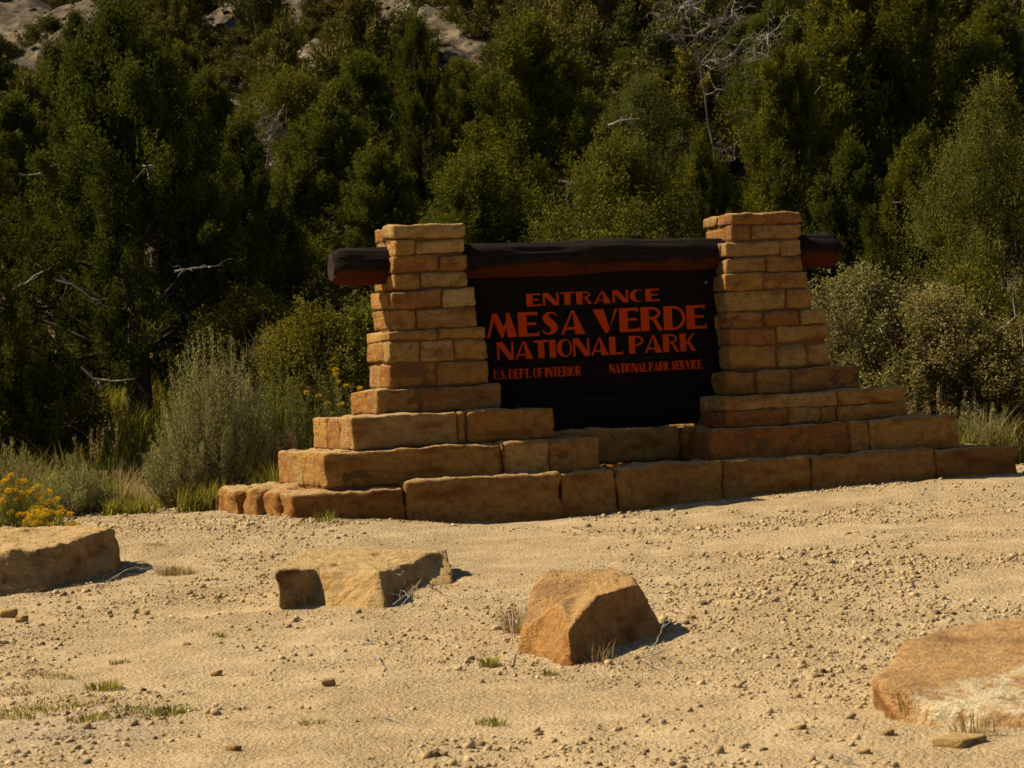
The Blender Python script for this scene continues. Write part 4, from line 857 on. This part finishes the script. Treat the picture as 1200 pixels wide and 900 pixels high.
# grass tufts and dead twigs on the gravel
def tuft(px, py, R, n, hr, m, label, seed, wd=.003, bend=.8):
    p = gp(px, py); g = np.random.default_rng(seed)
    def ar(g, k): a = g.uniform(0, 6.28, k); s = R * np.sqrt(g.uniform(0, 1, k)); return s * np.cos(a), s * np.sin(a)
    x, y = ar(g, n); h = g.uniform(*hr, n); a = np.arctan2(y, x) + g.normal(0, .5, n); b = g.uniform(.1, bend, n) * h; dx, dy = np.cos(a), np.sin(a); s = np.stack([-dy, dx, 0 * dx], -1) * wd
    b0 = np.stack([x, y, 0 * x - .01], -1); b1 = b0 + np.stack([dx * b * .35, dy * b * .35, h * .62], -1); b2 = b0 + np.stack([dx * b, dy * b, h], -1)
    v = np.stack([b0 - s, b0 + s, b1 + s * .8, b1 - s * .8, b2], 1).reshape(-1, 3); k = np.arange(n)[:, None] * 5; f = np.concatenate([k + [0, 1, 2], k + [0, 2, 3], k + [3, 2, 4]])
    o = link('grass_tuft', mesh_np('grass_tuft', v, f, 3, m, np.repeat(g.uniform(0, 1, n), 5)), None, (p[0], p[1], gz(p[0], p[1]))); return tag(o, label, 'grass tuft', 'grass tufts on the gravel')
for i, a in enumerate([
  (1068, 843, .05, 110, (.08, .20), 'grass', 'upright spiky grass tuft growing against the plastered boulder'), (573, 779, .06, 120, (.02, .06), 'grass', 'short green tuft left of the foot of the wedge boulder'),
  (642, 792, .04, 70, (.02, .06), 'grass', 'small green tuft under the front of the wedge boulder'), (575, 850, .07, 110, (.02, .06), 'grass', 'low green tuft near the bottom below the wedge boulder'),
  (380, 611, .12, 90, (.03, .14), 'grass', 'green tuft at the foot of the plinth near its left corner'), (1020, 556, .08, 60, (.05, .22), 'grass', 'thin green tuft against the plinth at the right'),
  (1082, 545, .1, 90, (.08, .30), 'grass', 'taller green tuft against the plinth near its right end'), (206, 672, .15, 260, (.03, .09), 'dry', 'yellowish tuft on the gravel right of the left edge boulder'),
  (122, 808, .10, 200, (.02, .07), 'grass', 'green tuft at the right tip of the lower left grass patch'), (80, 826, .25, 420, (.015, .05), 'grass', 'broad flat green patch at lower left'),
  (15, 838, .18, 300, (.015, .05), 'grass', 'green patch cut by the left edge at lower left'), (200, 834, .14, 240, (.015, .045), 'grass', 'low green patch right of the broad one at lower left'),
  (152, 832, .10, 160, (.015, .04), 'grass', 'thin green patch between two wider ones at lower left'), (68, 795, .09, 120, (.015, .04), 'grass', 'small grey-green patch above the broad lower left patch'),
  (30, 812, .16, 220, (.015, .05), 'dry', 'greyish dry patch between the green ones at lower left'), (105, 842, .12, 150, (.015, .045), 'grass', 'small green patch lowest of the lower left group'),
  (255, 745, .06, 60, (.015, .04), 'grass', 'tiny tuft on open gravel below the wide tan boulder, left side'), (45, 790, .10, 120, (.015, .04), 'dry', 'straw-coloured patch at the left above the green patches'),
  (142, 777, .07, 80, (.015, .04), 'grass', 'faint tuft on gravel above the lower left patches'), (365, 848, .07, 100, (.01, .04), 'grass', 'tiny green tuft near the bottom left of centre'),
  (140, 668, .12, 90, (.03, .10), 'dry', 'dead grass in the shadow at the right end of the left edge boulder'), (180, 632, .10, 80, (.02, .05), 'dry', 'thin dry tuft on the gravel above the yellowish one'),
  (605, 740, .08, 80, (.05, .22), 'dry', 'wispy dry grass standing left of the wedge boulder'), (345, 712, .08, 60, (.03, .12), 'dry', 'dry wisps at the left foot of the wide tan boulder'),
  (470, 700, .12, 50, (.04, .13), 'dry', 'dry wisps in the shadow of the wide tan boulder'), (1140, 862, .1, 60, (.04, .14), 'dry', 'dry wisps under the edge of the plastered boulder'),
  (700, 775, .1, 50, (.04, .14), 'dry', 'dry wisps in the shadow of the wedge boulder')]):
    tuft(*a[:5], M[a[5]], a[6], 300 + i)
def twig(pts, label, seed, r=.004, side=3, lift=.012):
    g = np.random.default_rng(seed); p = []
    for q in pts:
        b = gp(q[0], q[1]); b[2] = gz(b[0], b[1]) + lift + (q[2] if len(q) > 2 else 0); p.append(b)
    p = np.array(p); o = p.mean(0); t = np.linspace(0, len(p) - 1, 12); q = np.stack([np.interp(t, range(len(p)), p[:, k]) for k in range(3)], -1) - o; q += g.normal(0, .003, q.shape); tl = [(q, np.linspace(r, r * .4, 12))]
    for _ in range(side): j = g.integers(2, 10); e = q[j] + g.normal(0, .07, 3) * [1, 1, .3] + [0, 0, .02]; tl.append((wob(q[j], e, 4, .008, g), np.linspace(r * .6, .0015, 4)))
    return tag(link('dead_twig', tubes_mesh('dead_twig', tl, M['dead'], 5), None, o), label, 'twig', 'dead twigs on the gravel')
def straw(n, seed):
    g = np.random.default_rng(seed); sp = [(-2.2, 12.3, .9, 420), (-3.2, 19.5, .9, 300), (-1.3, 16.8, .8, 260), (.3, 13.6, .7, 240), (0, 17, 6, 700), (2, 11, .8, 160), (-2.6, 24.5, 1.6, 400)]; tl = [], []
    X_ = np.concatenate([x0 + g.normal(0, r, k) for x0, y0, r, k in sp]); Y_ = np.concatenate([y0 + g.normal(0, r, k) for x0, y0, r, k in sp]); u, v = uv_of(X_, Y_); kp = ~((v > -.02) & (u > -.1)) & (Y_ > 9.5); X_, Y_ = X_[kp], Y_[kp]
    k = len(X_); a = g.uniform(0, 6.28, k); L = g.uniform(.03, .12, k); z = ground(X_, Y_, False) + g.uniform(.004, .02, k); d = np.stack([np.cos(a), np.sin(a), g.uniform(-.05, .12, k)], -1)
    c = np.stack([X_, Y_, z], -1); s_ = np.stack([-np.sin(a), np.cos(a), g.uniform(-.6, .6, k)], -1) * .0016; e = c + d * L[:, None]
    vv = np.stack([c - s_, c + s_, e + s_, e - s_], 1).reshape(-1, 3)
    return tag(link('straw_litter', mesh_np('straw_litter', vv, np.arange(k * 4).reshape(k, 4), 4, M['dry'], np.repeat(g.uniform(0, 1, k), 4))), 'dry straw and stem litter scattered on the gravel', 'litter', None, 'stuff')
straw(0, 5)
for i, (pts, lab) in enumerate([
  ([(115, 690), (150, 676, .05), (195, 668, .02)], 'bleached twig beside the right end of the left edge boulder'), ([(120, 678), (160, 664, .06), (200, 668)], 'second bleached twig crossing the first by the left edge boulder'),
  ([(125, 668), (158, 660, .04), (190, 655)], 'thin twig highest of the bundle by the left edge boulder'), ([(140, 640), (160, 644), (182, 645)], 'short pale twig on gravel above the twig bundle'),
  ([(460, 712), (478, 706, .05), (494, 712, .16)], 'white twig leaning in the shadow of the wide tan boulder'), ([(466, 718), (484, 714, .1), (496, 716, .2)], 'second white twig crossing in the shadow of the wide tan boulder'),
  ([(505, 708, .1), (522, 706, .03), (540, 712)], 'twig bending right of the shadow of the wide tan boulder'), ([(440, 770), (448, 782), (462, 790), (475, 805)], 'forked pale twig on open gravel below the wide tan boulder'),
  ([(450, 842), (470, 850), (492, 858)], 'thin pale twig near the bottom left of centre'), ([(752, 772), (770, 772, .01), (788, 768, .03)], 'thick white twig lying at the right foot of the wedge boulder'),
  ([(756, 778), (768, 784), (782, 788)], 'short white twig just below the thick one by the wedge boulder'), ([(762, 770), (772, 766, .07), (782, 764, .16)], 'thin twig standing against the shaded side of the wedge boulder'),
  ([(597, 782), (600, 762, .02), (602, 748, .12)], 'upright pale stem left of the wedge boulder'), ([(425, 755), (450, 757), (472, 760)], 'fine twig on gravel right of the wide tan boulder shadow'),
  ([(970, 892), (990, 896), (1010, 899)], 'pale stem at the bottom edge left of the stone slab'), ([(0, 748), (20, 745), (40, 748)], 'grey twig at the left edge above the grass patch'),
  ([(200, 812), (218, 816), (232, 814)], 'thin grey twig right of the lower left grass patch'), ([(520, 756), (535, 759), (550, 764)], 'pale twig on gravel left of the wedge boulder')]):
    twig(pts, lab, 500 + i)
